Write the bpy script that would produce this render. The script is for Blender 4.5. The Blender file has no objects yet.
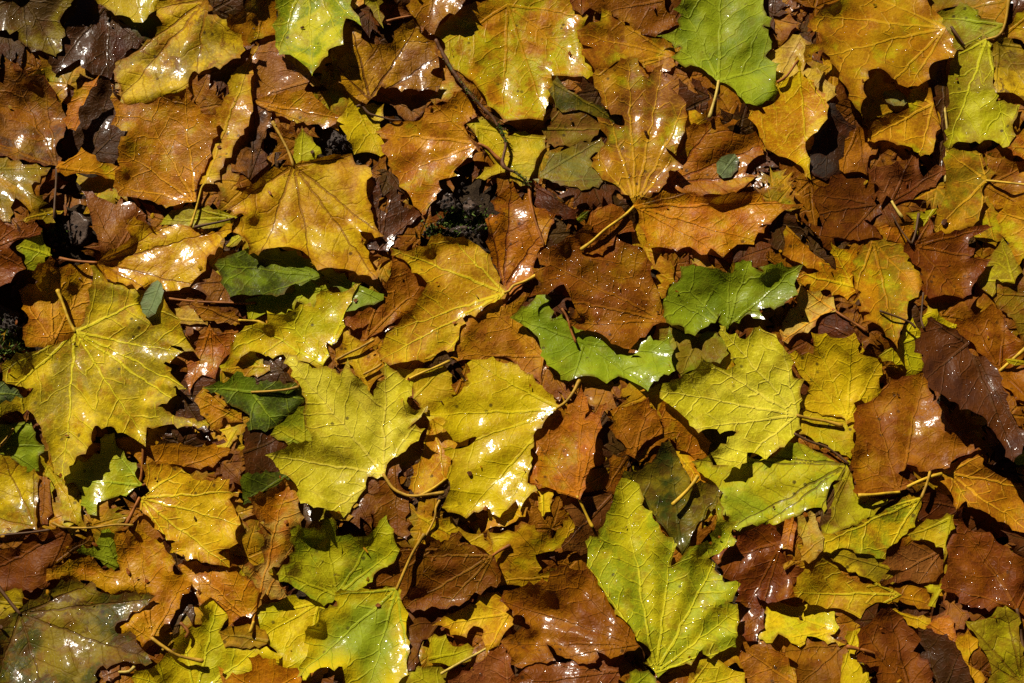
import bpy, bmesh, math, random
import numpy as np
from mathutils import Vector, noise as mnoise
from mathutils.geometry import delaunay_2d_cdt
# ---------------------------------------------------------------- the leaves
# Each entry: level in the heap, label, pigment, outline, stalk joint, lobe tips, stalk path.
# Points are read off enlarged sections of the frame: 'a1' .. 'd4' name the section.
LEAVES = []
def L(lv, label, col, out, base, tips='', stalk='', **o):
    o.update(lv=lv, label=label, col=col, out=out, base=base, tips=tips, stalk=stalk, n=len(LEAVES))
    LEAVES.append(o)

# --- top row, first section
L(4,'dull greyish brown wet leaf with dark midvein in the upper left corner','UM/OL','a1 -60,-60 285,-60 270,20 232,80 245,112 207,205 150,190 100,178 60,122 0,116 -60,104','a1 80,-30','a1 105,178 205,195 -40,90',drops=2,wet=.6)
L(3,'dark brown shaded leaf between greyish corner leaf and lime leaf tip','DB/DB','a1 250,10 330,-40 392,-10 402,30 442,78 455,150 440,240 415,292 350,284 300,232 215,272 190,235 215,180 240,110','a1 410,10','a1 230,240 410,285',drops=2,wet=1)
L(4,'small wet dark mauve leaf tip beside spotted yellow leaf','PU/UM','a1 420,60 490,95 532,152 480,195 442,250 425,180 440,120','a1 430,70','a1 525,155',drops=5,wet=1)
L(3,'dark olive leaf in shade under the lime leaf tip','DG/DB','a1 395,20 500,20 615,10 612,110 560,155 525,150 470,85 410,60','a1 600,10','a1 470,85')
L(5,'lime yellow leaf tip hanging in from the top edge near corner','LY/Y','a1 372,-60 615,-60 605,10 590,40 556,72 540,82 480,62 412,38 380,10','a1 500,-80','a1 545,78 390,20 600,0',up=4,drops=2)
L(6,'mottled yellow leaf with brown blotches and bold dark midvein, top left','Y/OL','a1 590,30 600,8 690,2 785,-6 795,50 832,66 912,158 905,215 862,240 792,262 735,276 716,330 692,342 620,360 576,386 540,396 482,394 464,342 434,302 430,270 450,228 530,186 592,130 612,90','a1 785,0','a1 505,318 750,262 605,28 445,245',spots=.8,veins='dark',up=4)
L(5,'golden brown glittering leaf between mottled yellow leaf and lime leaf','GO/OB','a1 850,90 920,30 985,-30 b1 60,-60 110,-40 100,60 104,130 45,146 0,166 a1 955,172 905,190 880,130','b1 80,-30','a1 870,110 b1 20,160',drops=5,wet=1)
L(4,'pinkish brown shiny leaf running down below the golden brown glittering leaf','PB/OB','a1 935,250 975,190 b1 40,150 100,148 116,205 162,235 218,300 192,346 90,362 20,378 a1 955,400 930,330','b1 215,310','a1 945,380 b1 105,150',drops=3,wet=1)
L(6,'narrow golden leaf folded upright with orange tip and straight stalk','Y/O','a1 978,172 958,222 952,330 960,398 946,460 906,525 852,610 806,690 740,690 768,640 798,560 792,480 842,395 870,352 876,285 932,235','a1 775,700','a1 970,185','a1 775,700 a2 765,70 748,135 724,215',fold=.35,up=3,scol='gold')
L(6,'orange brown wet leaf with glinting pale veins beside the narrow golden leaf','O/OB','a1 425,328 446,376 490,400 580,390 600,368 640,360 686,374 706,333 726,384 766,430 816,460 806,540 788,615 a2 762,20 748,60 738,112 660,136 600,131 540,112 480,101 440,62 a1 456,642 446,560 480,500 428,470 440,430','a2 740,122','a1 560,440 445,560 700,345 a2 450,65',drops=4,wet=1,veins='light',up=3)
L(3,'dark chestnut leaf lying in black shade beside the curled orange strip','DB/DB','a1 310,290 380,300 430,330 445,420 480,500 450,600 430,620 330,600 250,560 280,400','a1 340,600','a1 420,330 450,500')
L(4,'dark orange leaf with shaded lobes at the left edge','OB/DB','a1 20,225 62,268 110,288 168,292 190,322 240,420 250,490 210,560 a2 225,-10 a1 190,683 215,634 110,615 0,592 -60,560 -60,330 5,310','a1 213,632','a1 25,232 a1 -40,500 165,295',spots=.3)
L(5,'golden wet leaf lobe spreading below dark orange leaf, catching the light','GO/O','a1 215,636 262,602 310,570 362,588 382,618 452,640 474,683 a2 462,45 400,32 330,16 220,6','a1 215,634','a2 455,20 a1 320,572',drops=4,wet=1)
L(6,'thin curled orange leaf strip arching over black shade, upper left','O/O','a1 372,288 335,360 300,412 305,466 285,492 262,486 250,430 272,372 322,312','a1 372,288','a1 275,488',up=9,fold=.3)

# --- top row, second section
L(7,'lime yellow lobed leaf hanging from the top edge above rust leaves','LY/G','b1 90,-60 95,0 106,60 95,130 116,202 152,207 212,252 236,280 262,250 302,185 346,162 352,110 366,75 417,92 402,50 380,20 365,-60','b1 215,-110','b1 236,272 412,90 108,195 350,150',drops=3,up=6,wet=.6)
L(5,'small yellow leaf scrap at the top edge beside lime scrap','Y/O','b1 370,-50 432,-50 426,10 400,30 378,18','b1 400,-50','b1 400,28')
L(5,'small lime leaf scrap at the top edge beside yellow scrap','LY/OL','b1 434,-50 496,-50 491,40 502,98 470,62 436,15','b1 460,-50','b1 500,92')
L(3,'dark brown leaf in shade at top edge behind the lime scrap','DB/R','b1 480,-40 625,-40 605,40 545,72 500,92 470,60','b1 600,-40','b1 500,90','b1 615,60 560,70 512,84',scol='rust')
L(6,'rusty gold leaf tip with white glints entering at top centre','OB/GO','b1 600,-60 802,-60 792,20 742,60 712,100 680,120 642,96 610,52','b1 700,-90','b1 680,112 795,10',drops=5,wet=1)
L(4,'large quilted golden leaf filling the top centre beside the twig','GO/LY','b1 690,110 722,94 760,60 800,25 900,0 985,-20 c1 60,-40 200,-30 272,0 322,62 302,120 332,166 347,252 352,282 282,292 202,292 202,350 182,372 172,430 160,452 52,456 0,452 b1 960,456 902,402 862,332 832,302 772,262 737,222 742,180 728,150','c1 30,20','c1 345,272 170,440 b1 735,170 955,445 c1 315,62',drops=3,wet=1,quilt=1.6)
L(6,'brown leaf with pale midvein and torn top under the mossy twig','BR/GO','b1 380,150 396,114 430,150 500,166 536,156 546,120 580,90 616,78 646,126 682,152 712,160 717,230 692,276 722,302 706,342 640,346 600,336 500,336 478,362 440,387 400,372 366,342 344,290 339,225 378,196','b1 455,378','b1 635,100 395,125 715,220 350,280 700,330',drops=2,wet=1,veins='dark',up=4)
L(4,'dull olive brown leaf under the torn brown leaf','UM/OB','b1 480,340 600,325 700,335 690,385 650,440 600,455 540,400 490,380','b1 480,345','b1 650,440')
L(5,'small amber leaf piece tucked against the mossy twig','GO/O','b1 735,268 800,338 772,362 702,394 688,372 720,312','b1 735,270','b1 700,390')
L(5,'golden wet leaf with thin red vein lying below the twig bend','GO/OB','b1 485,500 520,470 600,456 640,450 666,410 700,396 746,390 776,356 816,366 851,440 819,476 831,520 852,560 800,622 776,652 b2 792,20 722,45 707,112 655,162 620,136 594,80 540,12 b1 520,592 500,552 520,530','b1 866,545','b1 495,505 770,362 b2 655,152 b1 620,640 700,400','b1 866,545 900,560 930,590 955,612',drops=3,wet=1,scol='rust')
L(4,'bright yellow leaf between brown leaf and grey slate stone','BY/Y','b1 380,352 410,380 430,400 500,402 492,480 522,545 492,586 400,580 386,546 350,492 330,472 280,456 345,440 370,400','b1 380,352','b1 490,580 520,545 290,456')
L(5,'orange brown leaf rim curving above the grey slate stone','O/OB','b1 20,385 100,356 180,346 236,350 272,390 332,440 302,472 200,462 150,456 90,422 40,406','b1 20,390','b1 325,445 200,460',drops=3,wet=1)
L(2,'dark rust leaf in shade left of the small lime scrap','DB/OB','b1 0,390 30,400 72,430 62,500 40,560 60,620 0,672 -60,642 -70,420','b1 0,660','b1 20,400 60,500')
L(3,'small lime leaf scrap standing beside the grey slate stone','LY/LY','b1 200,495 236,520 256,560 242,602 180,622 164,572 170,530','b1 190,620','b1 200,498')
L(6,'big golden leaf with long upright stalk, left of centre','Y/GO','b1 165,625 230,605 320,584 382,590 402,625 448,640 b2 442,60 447,110 467,170 502,246 425,240 436,290 472,402 402,386 322,373 240,356 222,326 150,292 50,302 0,312 a2 930,262 888,232 928,168 858,146 920,82 985,32 b1 60,655 120,635','b1 165,630','b2 55,295 b2 232,338 495,242 a2 868,148 b2 462,390 b1 380,592','b1 165,630 148,580 118,520 85,462',veins='dark',up=5,vdist=1)

# --- top row, third section
L(5,'folded rust leaf at the top edge beside the green leaf','R/OB','c1 440,-50 640,-50 625,10 641,50 674,92 640,112 590,142 540,132 480,82 430,62 380,52 345,10','c1 620,0','c1 670,92 385,50 450,-50',wet=1)
L(6,'orange gold leaf with ragged edge above the silvery gold leaf','GO/R','c1 386,34 440,74 540,134 600,146 646,170 657,215 641,262 600,277 545,256 520,226 490,220 440,235 400,272 370,277 340,235 317,190 352,182 300,146 296,118 340,84 376,74','c1 650,210','c1 390,40 305,130 370,272 545,250',drops=3,wet=1)
L(4,'rust brown leaf scrap at top edge beside golden quilted leaf','R/DB','c1 262,-40 352,-40 345,20 310,52 282,32','c1 300,-40','c1 310,50')
L(7,'silvery gold wet leaf with stalk bent over the droplet covered leaf','GO/PB','c1 358,290 395,265 440,244 490,218 520,225 540,270 560,290 590,255 616,245 626,290 646,332 692,370 707,390 712,440 702,500 682,540 666,582 632,562 652,592 692,632 c2 645,10 632,50 580,86 515,137 490,96 450,66 388,36 c1 358,602 384,560 400,520 380,490 374,450 430,466 467,472 460,440 400,412 380,362 358,330','c2 514,134','c1 485,225 372,290 618,252 704,395 c1 365,598 655,600','c2 514,134 470,175 400,225 350,270 308,302',drops=5,wet=1,veins='light',up=3,scol='gold')
L(5,'dark olive leaf with shadowed hollow beside the silvery gold leaf','OL/DG','c1 200,310 215,290 240,322 282,352 350,386 382,400 402,412 450,442 468,468 420,472 375,452 350,436 300,416 215,402 194,362','c1 200,310','c1 460,468 210,400',curl=4)
L(4,'olive leaf curled over to show a mauve brown underside','OL/PB','c1 205,415 240,408 300,418 350,438 382,480 371,512 300,547 240,552 188,541 163,490 190,470 190,440','c1 165,490','c1 380,490 240,412',curl=5,wet=1)
L(4,'grey green leaf between the yellow leaf and silvery gold leaf','GR/OL','c1 145,690 180,610 210,580 270,556 382,526 392,546 350,602 370,652 398,692 c2 396,40 340,72 260,62 200,46 128,36','c2 130,36','c1 385,528 c2 390,40 c1 200,590',wet=1)
L(4,'bright yellow leaf crossed by the mossy twig lower end','BY/LY','b1 825,470 880,450 985,510 c1 60,500 168,520 174,560 130,642 100,690 40,684 b2 985,12 860,32 b1 875,664 920,620 870,540','b1 860,480','c1 170,530 b2 870,30 c1 100,680',drops=1)
L(7,'green lobed leaf with short pale stalk at the top edge','G/LG','c1 690,-60 690,0 663,35 681,60 671,100 603,136 650,160 681,182 655,216 680,241 740,251 790,281 826,312 872,326 902,362 932,392 990,402 1010,382 d1 30,382 72,350 60,302 62,260 72,240 28,210 46,160 18,100 c1 1022,100 1010,50 1000,0 980,-60','c1 830,306','c1 612,136 840,-40 980,395 d1 68,242 c1 690,10','c1 830,306 822,350 808,400 795,446',up=8,veins='light',scol='pale')
L(2,'amber leaf sliver in the shadow below the green lobed leaf','GO/O','c1 690,430 760,434 782,460 742,502 700,512','c1 700,505','c1 775,455')
L(6,'rust orange leaf with small round green leaflet lying on it','O/OB','c1 835,423 850,466 907,454 868,482 920,512 965,506 992,551 981,591 940,626 935,646 c2 932,10 972,20 925,66 900,82 850,96 780,91 720,96 690,86 650,61 640,20 c1 640,642 665,592 690,561 700,501 760,471','c2 640,50','c1 836,428 985,552 c2 965,22',drops=2,wet=1,veins='dark')
L(7,'wide golden orange leaf tapering to a pale pointed tip','O/GO','c2 515,138 560,111 620,76 690,88 760,97 850,93 920,83 990,93 d2 20,116 157,125 95,151 40,206 0,216 c2 1010,211 975,246 960,277 900,282 845,322 800,301 765,314 720,291 650,301 570,291 545,231','c2 517,140','d2 152,126 c2 845,318 965,270 700,92',drops=3,wet=1,up=4,fold=.04)
L(7,'bright yellow leaf with burnt orange tip, right of the green leaf','BY/O','d1 143,220 165,290 215,332 250,376 262,402 256,450 215,502 180,541 191,602 191,674 140,622 70,592 0,546 c1 1005,570 985,520 953,424 1005,432 d1 22,430 14,410 70,360 65,320 100,296 140,266','d1 144,228','d1 190,665 c1 958,428 d1 258,425 72,325','d1 144,228 100,290 66,312',up=6,scol='rust')
L(5,'pale tan leaf behind the bright yellow burnt tip leaf','PT/Y','d1 40,205 100,160 150,140 186,166 176,235 166,270 212,265 283,357 250,380 150,302 64,312','d1 150,145','d1 280,355 70,300')

# --- top row, fourth section
L(7,'large orange gold leaf with dangling lobes at the upper right','GO/O','d1 215,50 245,14 300,-4 330,-50 600,-50 650,30 702,100 738,190 715,222 660,236 641,260 639,296 600,327 560,332 500,296 455,266 415,276 393,322 388,444 363,410 328,330 298,270 264,216 230,196 200,206 163,252 164,205 194,166 230,160 225,130 183,100 188,80','d1 702,106','d1 385,435 575,327 170,230 320,-20 220,60',drops=3,wet=1,up=9,veins='light')
L(4,'olive gold leaf along the top edge right of orange leaf','OL/GO','d1 600,-50 965,-50 950,0 932,80 880,92 800,42 780,22 700,32 650,62','d1 945,0','d1 650,60 880,90 640,-50')
L(5,'small green leaf tip wedged above the long yellow green leaf','LG/OL','d1 660,60 720,38 780,23 840,70 918,92 920,122 850,142 790,172 738,188 720,130','d1 918,95','d1 665,60 740,185')
L(6,'yellow green ribbed leaf hanging beside the brown strip, upper right','LY/OL','d1 738,210 780,185 840,146 846,104 858,140 882,200 892,250 886,290 891,340 902,380 950,391 982,400 972,450 960,490 967,512 940,547 900,542 850,532 800,542 750,537 713,558 715,480 720,380 710,320','d1 860,150','d1 718,550 940,542 735,220 975,400','d1 860,150 905,135 930,90 946,-10',drops=3,veins='light',quilt=1.3,scol='ochre')
L(5,'olive yellow leaf with brown blotch at the right edge, upper part','OL/Y','d1 890,170 930,150 1002,190 1060,180 1060,400 1002,382 960,352 900,342 890,260','d1 905,165','d1 1050,390 1050,190 900,340',spots=.7)
L(4,'gold leaf scrap at the right edge beside the thin vertical stalk','GO/OL','d1 1000,40 1060,20 1060,160 990,152 930,130 960,80','d1 935,128','d1 1050,30')
L(5,'olive gold leaf carrying a green oval leaflet below the dangling lobes','OL/GO','d1 395,350 410,300 440,275 480,310 530,350 578,376 602,390 560,406 500,426 440,446 413,482 388,440','d1 400,460','d1 445,280 600,390')
L(6,'amber leaf with downward tip beside the brown vertical strip','GO/OB','d1 410,500 430,460 490,430 560,402 575,345 640,345 666,420 681,460 667,530 641,582 611,587 580,561 520,551 470,531 413,532','d1 655,395','d1 612,580 415,520 578,350',up=4,veins='light')
L(4,'brown wet leaf folded into a narrow vertical strip','UM/DB','d1 638,240 705,232 714,320 722,400 713,520 706,600 690,642 660,622 676,560 686,470 665,400 645,330','d1 700,240','d1 690,640','d1 700,400 712,520 706,600 704,690',wet=1,scol='pale')
L(4,'orange red leaf lobe standing in shadow below the dangling lobes','R/O','d1 338,500 370,480 422,490 444,550 415,592 400,657 350,652 310,642 320,570','d1 370,485','d1 400,650 315,640')
L(2,'dark grey brown rotting leaf beside the burnt orange tip','DB/GY','d1 255,390 300,420 352,480 322,560 312,642 250,672 188,642 195,560','d1 260,395','d1 250,665',wet=1)
L(5,'reddish shiny leaf with pointed lobes under the amber leaf','RB/PB','d1 405,652 460,630 520,618 550,640 576,593 602,620 622,667 650,640 702,630 712,660 d2 692,20 642,72 580,112 510,127 482,102 460,132 448,60 410,12','d2 500,118','d1 578,600 410,655 705,640',drops=2,wet=1,stalk='d2 500,118 512,140 540,180',scol='pale')
L(6,'olive gold leaf with pale midvein running to a long stalk','GO/OL','d1 712,575 770,570 836,590 856,640 d2 892,10 872,40 842,80 847,130 832,190 782,222 735,242 690,257 653,240 665,190 690,130 700,60 705,10','d2 858,40','d2 668,228 d1 718,580 835,592 d2 830,190','d2 858,40 920,46 1010,56 1090,66',veins='light',scol='gold')
L(3,'brown gold leaf at the right edge behind the long stalk','BR/GO','d1 860,590 930,600 1000,610 1060,600 d2 1060,180 990,160 900,150 850,120 860,40','d2 860,60','d1 1050,610 d2 1050,170')
L(4,'rust leaf corner at the right edge below yellow green ribbed leaf','O/R','d1 950,560 1002,498 1060,498 1060,625 1000,604','d1 1050,560','d1 955,560')

# --- second row, first section
L(4,'olive gold wet leaf cut by the left edge above rust leaf','OL/GO','a1 -60,600 0,600 100,625 180,640 a2 125,60 132,95 172,126 120,152 60,112 40,142 35,192 0,182 -60,172','a1 -40,640','a2 168,125 30,185 a1 175,640',drops=4,wet=1)
L(4,'rust brown wet leaf with notched side on the left edge','R/PB','a2 0,185 -60,165 -60,455 0,442 40,427 60,392 92,372 80,332 40,292 60,267 110,256 150,242 157,225 110,204 82,200 75,232 40,212','a2 -50,300','a2 152,235 90,370 80,205',drops=3,wet=1)
L(4,'small yellow leaf strip beside the dark upright stalk, left edge','Y/OL','a2 88,188 150,150 195,143 237,155 202,177 207,197 150,187','a2 205,160','a2 92,187','a2 205,185 208,120 213,50 216,-10',scol='dark')
L(3,'small lime leaf between the dark stone and rust leaf','LY/LG','a2 70,290 110,245 155,238 166,275 192,322 170,332 145,382 110,372 94,322','a2 185,320','a2 155,242 75,290')
L(5,'rust shiny leaf with pointed top touching the dark stone','R/PB','a2 315,83 350,80 400,112 440,126 460,105 510,125 537,152 550,200 490,260 480,310 440,322 400,312 370,262 350,202 328,132','a2 440,315','a2 318,86 530,155',drops=3,wet=1,up=2)
L(7,'yellow gold wet leaf with serrated lower edge and orange stalk','Y/GO','a2 370,352 400,312 450,292 490,256 487,195 532,190 600,226 680,204 722,215 770,246 830,232 880,205 860,250 830,290 785,332 780,382 720,442 680,456 620,462 580,450 560,458 540,445 520,452 500,436 480,440 450,425 430,424 400,412 375,370','a2 368,352','a2 612,228 825,240 725,435 490,200 560,452','a2 368,352 310,348 260,342 226,336',drops=2,wet=1,veins='dark',up=3,scol='rust')
L(4,'small olive yellow leaf crossed by a straight stalk, upper left','LY/OL','a2 610,205 620,185 650,152 700,138 760,148 830,150 895,180 850,215 770,232 720,217 650,207','a2 890,185','a2 620,190 700,140','a2 890,183 830,198 780,208 738,218',scol='dark')
L(4,'orange gold leaf beneath the biggest yellow leaf at left','O/GO','a2 190,330 210,362 262,356 347,372 352,440 342,502 322,562 300,640 200,690 180,683 120,672 93,640 110,562 84,502 78,460 110,432 140,422 128,390','a2 200,660','a2 190,340 a2 85,470 340,380',veins='light')
L(6,'biggest yellow leaf with pointed lobes and pale stalk, left side','Y/OL','a2 345,365 370,366 400,412 480,432 540,457 610,467 640,522 690,600 735,683 a3 602,5 684,45 625,90 652,132 702,182 635,170 662,207 602,252 642,272 692,292 803,325 725,327 640,320 560,337 548,394 480,357 420,327 365,332 350,392 325,432 290,442 262,482 240,520 203,482 184,402 160,362 140,312 100,272 50,272 0,292 -30,270 40,238 110,208 123,185 70,177 18,147 8,100 90,48 a2 150,683 220,656 280,626 320,572 340,502 350,432','a2 285,615','a3 240,510 795,323 18,115 -15,278 a2 590,478 a3 675,48 552,385 700,178','a2 285,615 262,570 240,510 218,455',spots=.35,veins='light',up=6,vdist=1,scol='gold')
L(8,'small silvery green oval leaflet lying on yellow leaf','SG/SG','a2 598,418 615,432 622,460 612,500 590,545 562,562 540,540 533,505 550,465 575,430','a2 605,425','a2 560,555',name='oval_leaflet',up=1,cat='leaflet')
L(5,'narrow rust leaf strip beside yellow leaf, under a stalk','R/O','a2 728,510 800,518 902,560 907,582 800,572 748,552','a2 905,572','a2 735,512','a2 905,570 980,575 b2 60,590',scol='gold')
L(4,'orange leaf with two pointed lobes right of biggest yellow leaf','O/OB','a2 743,662 796,594 830,620 892,600 882,683 a3 877,50 842,82 812,142 770,140 723,193 713,90 750,75','a2 795,600','a3 725,188 812,135 875,50')
L(3,'small pale yellow leaf fold in shadow above narrow rust strip','Y/PT','a2 660,560 690,528 740,528 790,560 785,585 720,588 670,582','a2 665,565','a2 785,575')
L(5,'deep green leaf shaded beneath big golden leaf','G/DG','a2 823,362 862,325 922,304 b2 50,300 140,308 232,340 275,397 232,417 170,432 130,472 60,474 0,477 a2 880,472 838,402','b2 260,400','a2 828,362 b2 60,470 a2 930,308',drops=1,up=5)
L(5,'bright green leaf curled up beside brown folded leaf','G/LG','b2 272,390 320,383 402,430 472,460 499,491 470,512 400,532 370,532 360,492 330,442 288,417','b2 275,392','b2 495,492 370,530',curl=5)
L(4,'light green toothed leaf edge under the bright green curled leaf','LG/LY','b2 130,465 165,457 168,425 205,408 242,425 262,442 302,440 262,490 240,522 180,507 140,542 70,572 62,545 0,557 -10,500','b2 295,445','b2 170,428 0,540 130,468','b2 40,500 0,505 a2 900,505 760,500 632,488',scol='rust')
L(5,'yellow lime leaf with a white glare spot, left of centre','LY/Y','b2 -5,590 60,576 68,540 130,546 190,510 240,512 270,470 330,465 412,438 386,502 356,552 352,612 310,662 b3 292,10 302,60 270,112 210,82 150,56 60,62 0,42 a3 880,60 885,10 a2 890,622 930,592','b3 275,90','b2 405,445 0,590 130,548 350,610',drops=4,wet=1,veins='light')

# --- second row, second section
L(6,'broad yellow gold leaf with thick diagonal midvein, centre','Y/GO','b2 540,297 600,308 670,288 690,258 760,253 830,263 870,288 912,320 937,382 948,430 967,465 930,502 880,532 812,567 792,642 752,690 b3 740,40 690,76 600,82 520,82 474,30 500,0 b2 478,683 508,642 540,602 580,552 640,486 667,430 650,402 560,332','b2 965,466','b2 545,302 b3 505,70 b2 765,258 b3 735,45 b2 600,590','b2 965,466 985,458 c2 50,440 100,420 140,398',veins='light',up=4,vdist=1,scol='gold')
L(4,'brown folded leaf with sharp crease left of broad golden leaf','OB/R','b2 535,298 562,330 622,382 662,405 672,470 640,520 590,560 540,582 500,612 440,642 423,640 450,582 395,600 363,570 400,550 500,492 510,440 540,370','b2 440,638','b2 538,305 370,570 660,430',fold=.25,up=2)
L(3,'yellow orange leaf scraps under crossing stalks near the centre','Y/O','b2 355,612 390,632 430,650 480,640 b3 505,30 525,80 505,132 452,192 420,152 378,92 328,72 350,10','b3 450,185','b2 360,620 b3 335,70')
L(4,'dark wine brown curled leaf beside the soil gap','RB/DB','b2 460,110 490,50 503,92 492,142 522,162 532,80 572,120 577,162 620,143 642,170 592,212 552,252 520,304 490,307 438,285 490,252 480,170','b2 490,295','b2 490,60 635,165 535,90',curl=5,wet=1,drops=2)
L(4,'long orange brown wet leaf beside the twig, centre top','OB/O','b2 900,190 942,160 922,120 985,60 c2 45,38 70,82 110,92 132,142 200,172 182,242 150,302 140,332 130,392 80,452 20,512 b2 960,455 943,430 935,372 908,302','c2 12,452','c2 45,45 150,250 b2 910,200',drops=5,wet=1,veins='dark')
L(3,'dark red brown leaf tip in shadow beside twig end','RB/DB','c2 130,50 190,80 250,130 293,150 282,182 220,172 150,157 130,130','c2 135,60','c2 288,155',wet=1)
L(6,'rust leaf thickly beaded with raindrops, right of centre','OB/R','c2 340,193 352,225 402,213 432,238 482,278 522,288 552,310 572,380 592,440 617,520 632,575 580,592 520,652 492,690 c3 522,42 470,32 c2 410,642 350,612 270,592 257,575 300,555 285,522 240,442 180,472 118,477 150,432 128,375 170,362 138,325 180,292 260,247 312,217','c2 630,574','c2 344,200 125,472 c3 515,35 c2 265,580 145,330','c2 630,574 670,595 715,615 752,630',drops=16,wet=.6,up=6,scol='ochre')
L(6,'small orange brown leaf piece beneath the bent stalk','OB/R','c2 345,160 372,140 420,126 462,140 502,195 507,230 440,247 402,302 350,322 323,312 318,290 380,242 338,200','c2 335,310','c2 500,210 350,160',drops=4)
L(5,'yellow leaf scrap beside the beaded rust leaf and golden orange leaf','Y/O','c2 498,205 530,208 557,260 545,292 508,282','c2 500,210','c2 550,275')
L(5,'crumpled yellow leaf with frayed white rim above green leaf','Y/O','c2 548,300 580,288 612,325 650,343 667,330 662,382 642,440 612,483 590,432 605,392 570,352','c2 555,300','c2 612,478 660,335',curl=6)
L(6,'fresh green wet leaf with fan of pale veins, right of centre','G/LG','c2 622,490 640,450 680,420 690,373 760,363 830,373 880,385 920,348 960,368 1000,385 d2 0,370 60,358 120,368 158,363 145,402 130,432 137,470 90,512 30,522 0,532 c2 1000,562 940,547 880,582 862,604 830,562 790,592 740,617 690,592 640,572 618,510','c2 862,600','c2 870,378 628,490 940,356 d2 150,366 c2 685,420',drops=4,wet=1,veins='light',up=5)
L(4,'dark yellow green speckled leaf below the fresh green leaf','OL/LG','c2 588,690 610,600 650,593 740,623 790,610 850,640 880,690 c3 860,60 750,112 690,127 648,90 640,20','c2 760,625','c3 690,120 c2 600,640',spots=.5,drops=3)
L(4,'bright green leaf under the beaded rust leaf','G/LG','c2 48,560 110,510 172,473 200,560 232,553 260,580 330,612 480,640 c3 590,0 c2 622,640 642,600 c3 647,20 657,112 620,132 580,162 560,188 530,172 480,147 450,137 405,157 370,142 280,147 262,152 178,97 158,40 c2 150,652 130,622 90,592','c3 320,10','c2 55,560 c3 560,180 650,60 280,140 c2 172,480',drops=3,wet=1,up=3)
L(3,'amber rust leaf below the broad golden leaf stalk end','OB/GO','b2 900,520 960,480 c2 20,510 110,470 62,547 95,590 135,632 162,690 c3 172,60 152,162 100,132 50,82 0,62 b3 860,82 770,62 790,10 b2 800,622 830,562','c3 165,60','b2 910,520 b3 790,60 c3 150,155')

# --- third row, centre and right
L(6,'large bright yellow leaf with folded midrib at the centre','BY/Y','b3 848,82 900,73 c3 0,83 40,83 90,118 160,173 217,250 182,290 127,360 116,420 121,480 111,540 137,570 100,602 75,645 60,617 30,642 0,672 b3 943,672 900,642 850,652 820,670 738,632 760,562 750,502 763,460 738,415 800,412 850,387 900,360 778,372 735,302 676,285 700,253 770,218 830,170','c3 230,262','b3 685,284 822,660 c3 72,632 b3 855,90 c3 20,640 b3 745,416','c3 217,258 250,235 280,195 302,152',up=7,fold=.16,drops=2,wet=1,vdist=1,scol='ochre')
L(5,'orange brown leaf tapering down to a yellow stalk, centre','O/OB','c3 310,178 332,220 327,292 365,275 397,243 387,332 362,422 337,502 327,562 300,597 250,587 190,562 130,552 106,542 128,482 145,442 138,390 220,332 250,272 288,222','c3 292,592','c3 312,185 392,250 112,540 145,395','c3 292,592 310,625 340,690 c4 352,92',up=7,drops=2,scol='gold')
L(4,'small amber brown leaf in a dark hollow, pointing downward','OB/O','c3 512,442 480,412 440,372 418,332 428,310 413,270 450,253 490,250 520,238 560,223 572,260 607,290 617,330 612,352 570,377 530,412','c3 512,438','c3 415,275 560,228 612,335')
L(3,'orange leaf curving behind the amber brown hollow leaf','O/OB','c3 640,238 690,268 742,298 762,340 793,390 782,432 740,447 700,422 640,377 590,402 560,442 530,473 518,450 560,402 612,362 622,330 610,270','c3 525,460','c3 645,242 785,425',drops=3,wet=1)
L(6,'dark green glossy leaf beside the yellow bulb ended stalk','DG/OL','c3 478,500 540,488 580,458 602,418 640,388 667,420 682,450 702,490 725,545 780,540 833,580 802,652 c4 792,22 740,102 720,152 690,193 655,152 630,102 560,20 c3 520,580 490,560','c4 690,188','c3 640,395 485,510 825,582',drops=5,wet=1)
L(3,'red orange leaf corner left of the dark green leaf','R/O','c3 420,460 490,443 482,500 462,602 400,567 413,530','c3 480,450','c3 405,562')
L(2,'deep brown wet leaf below the orange tapering leaf','RB/DB','c3 300,590 420,570 470,620 480,690 c4 420,60 350,120 260,100 280,40','c3 460,600','c4 270,90',wet=1,drops=4)
L(2,'yellow orange leaf sliver behind dark green leaf','Y/O','c3 670,430 740,440 775,500 780,560 740,560 700,520','c3 680,435','c3 775,555')
L(6,'pale yellow leaf with curled golden lower half, right of centre','PY/LY','c2 838,597 870,625 930,638 985,600 d2 60,622 88,670 100,690 d3 117,60 132,140 167,150 152,200 152,260 150,295 132,362 60,422 0,457 c3 1000,452 940,432 905,478 830,467 808,430 860,392 890,352 812,337 757,342 700,292 640,242 618,200 650,150 700,130 740,112 765,68 800,85 860,107 890,92 868,40','d3 140,286','c3 768,76 626,196 c2 842,605 c3 905,470 d2 88,672 c3 765,335','d3 140,286 190,298 250,308 312,326',veins='light',up=5,drops=3,vdist=1,scol='ochre')
L(4,'bright yellow ragged leaf between pale yellow leaf and orange brown leaf','BY/Y','d2 195,690 200,622 250,618 290,638 352,628 377,690 d3 387,10 382,50 455,93 452,140 462,180 502,190 432,232 427,268 385,232 360,242 357,302 290,292 200,272 160,252 180,172 150,132 118,60','d3 330,300','d3 450,98 d2 205,628 355,635 d3 130,70 495,190')
L(3,'yellow lime leaf strip below the bright yellow ragged leaf','LY/Y','d3 148,302 170,260 230,258 300,288 357,300 352,382 368,412 342,442 300,422 240,392 158,352','d3 165,290','d3 340,435 355,310')
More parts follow.
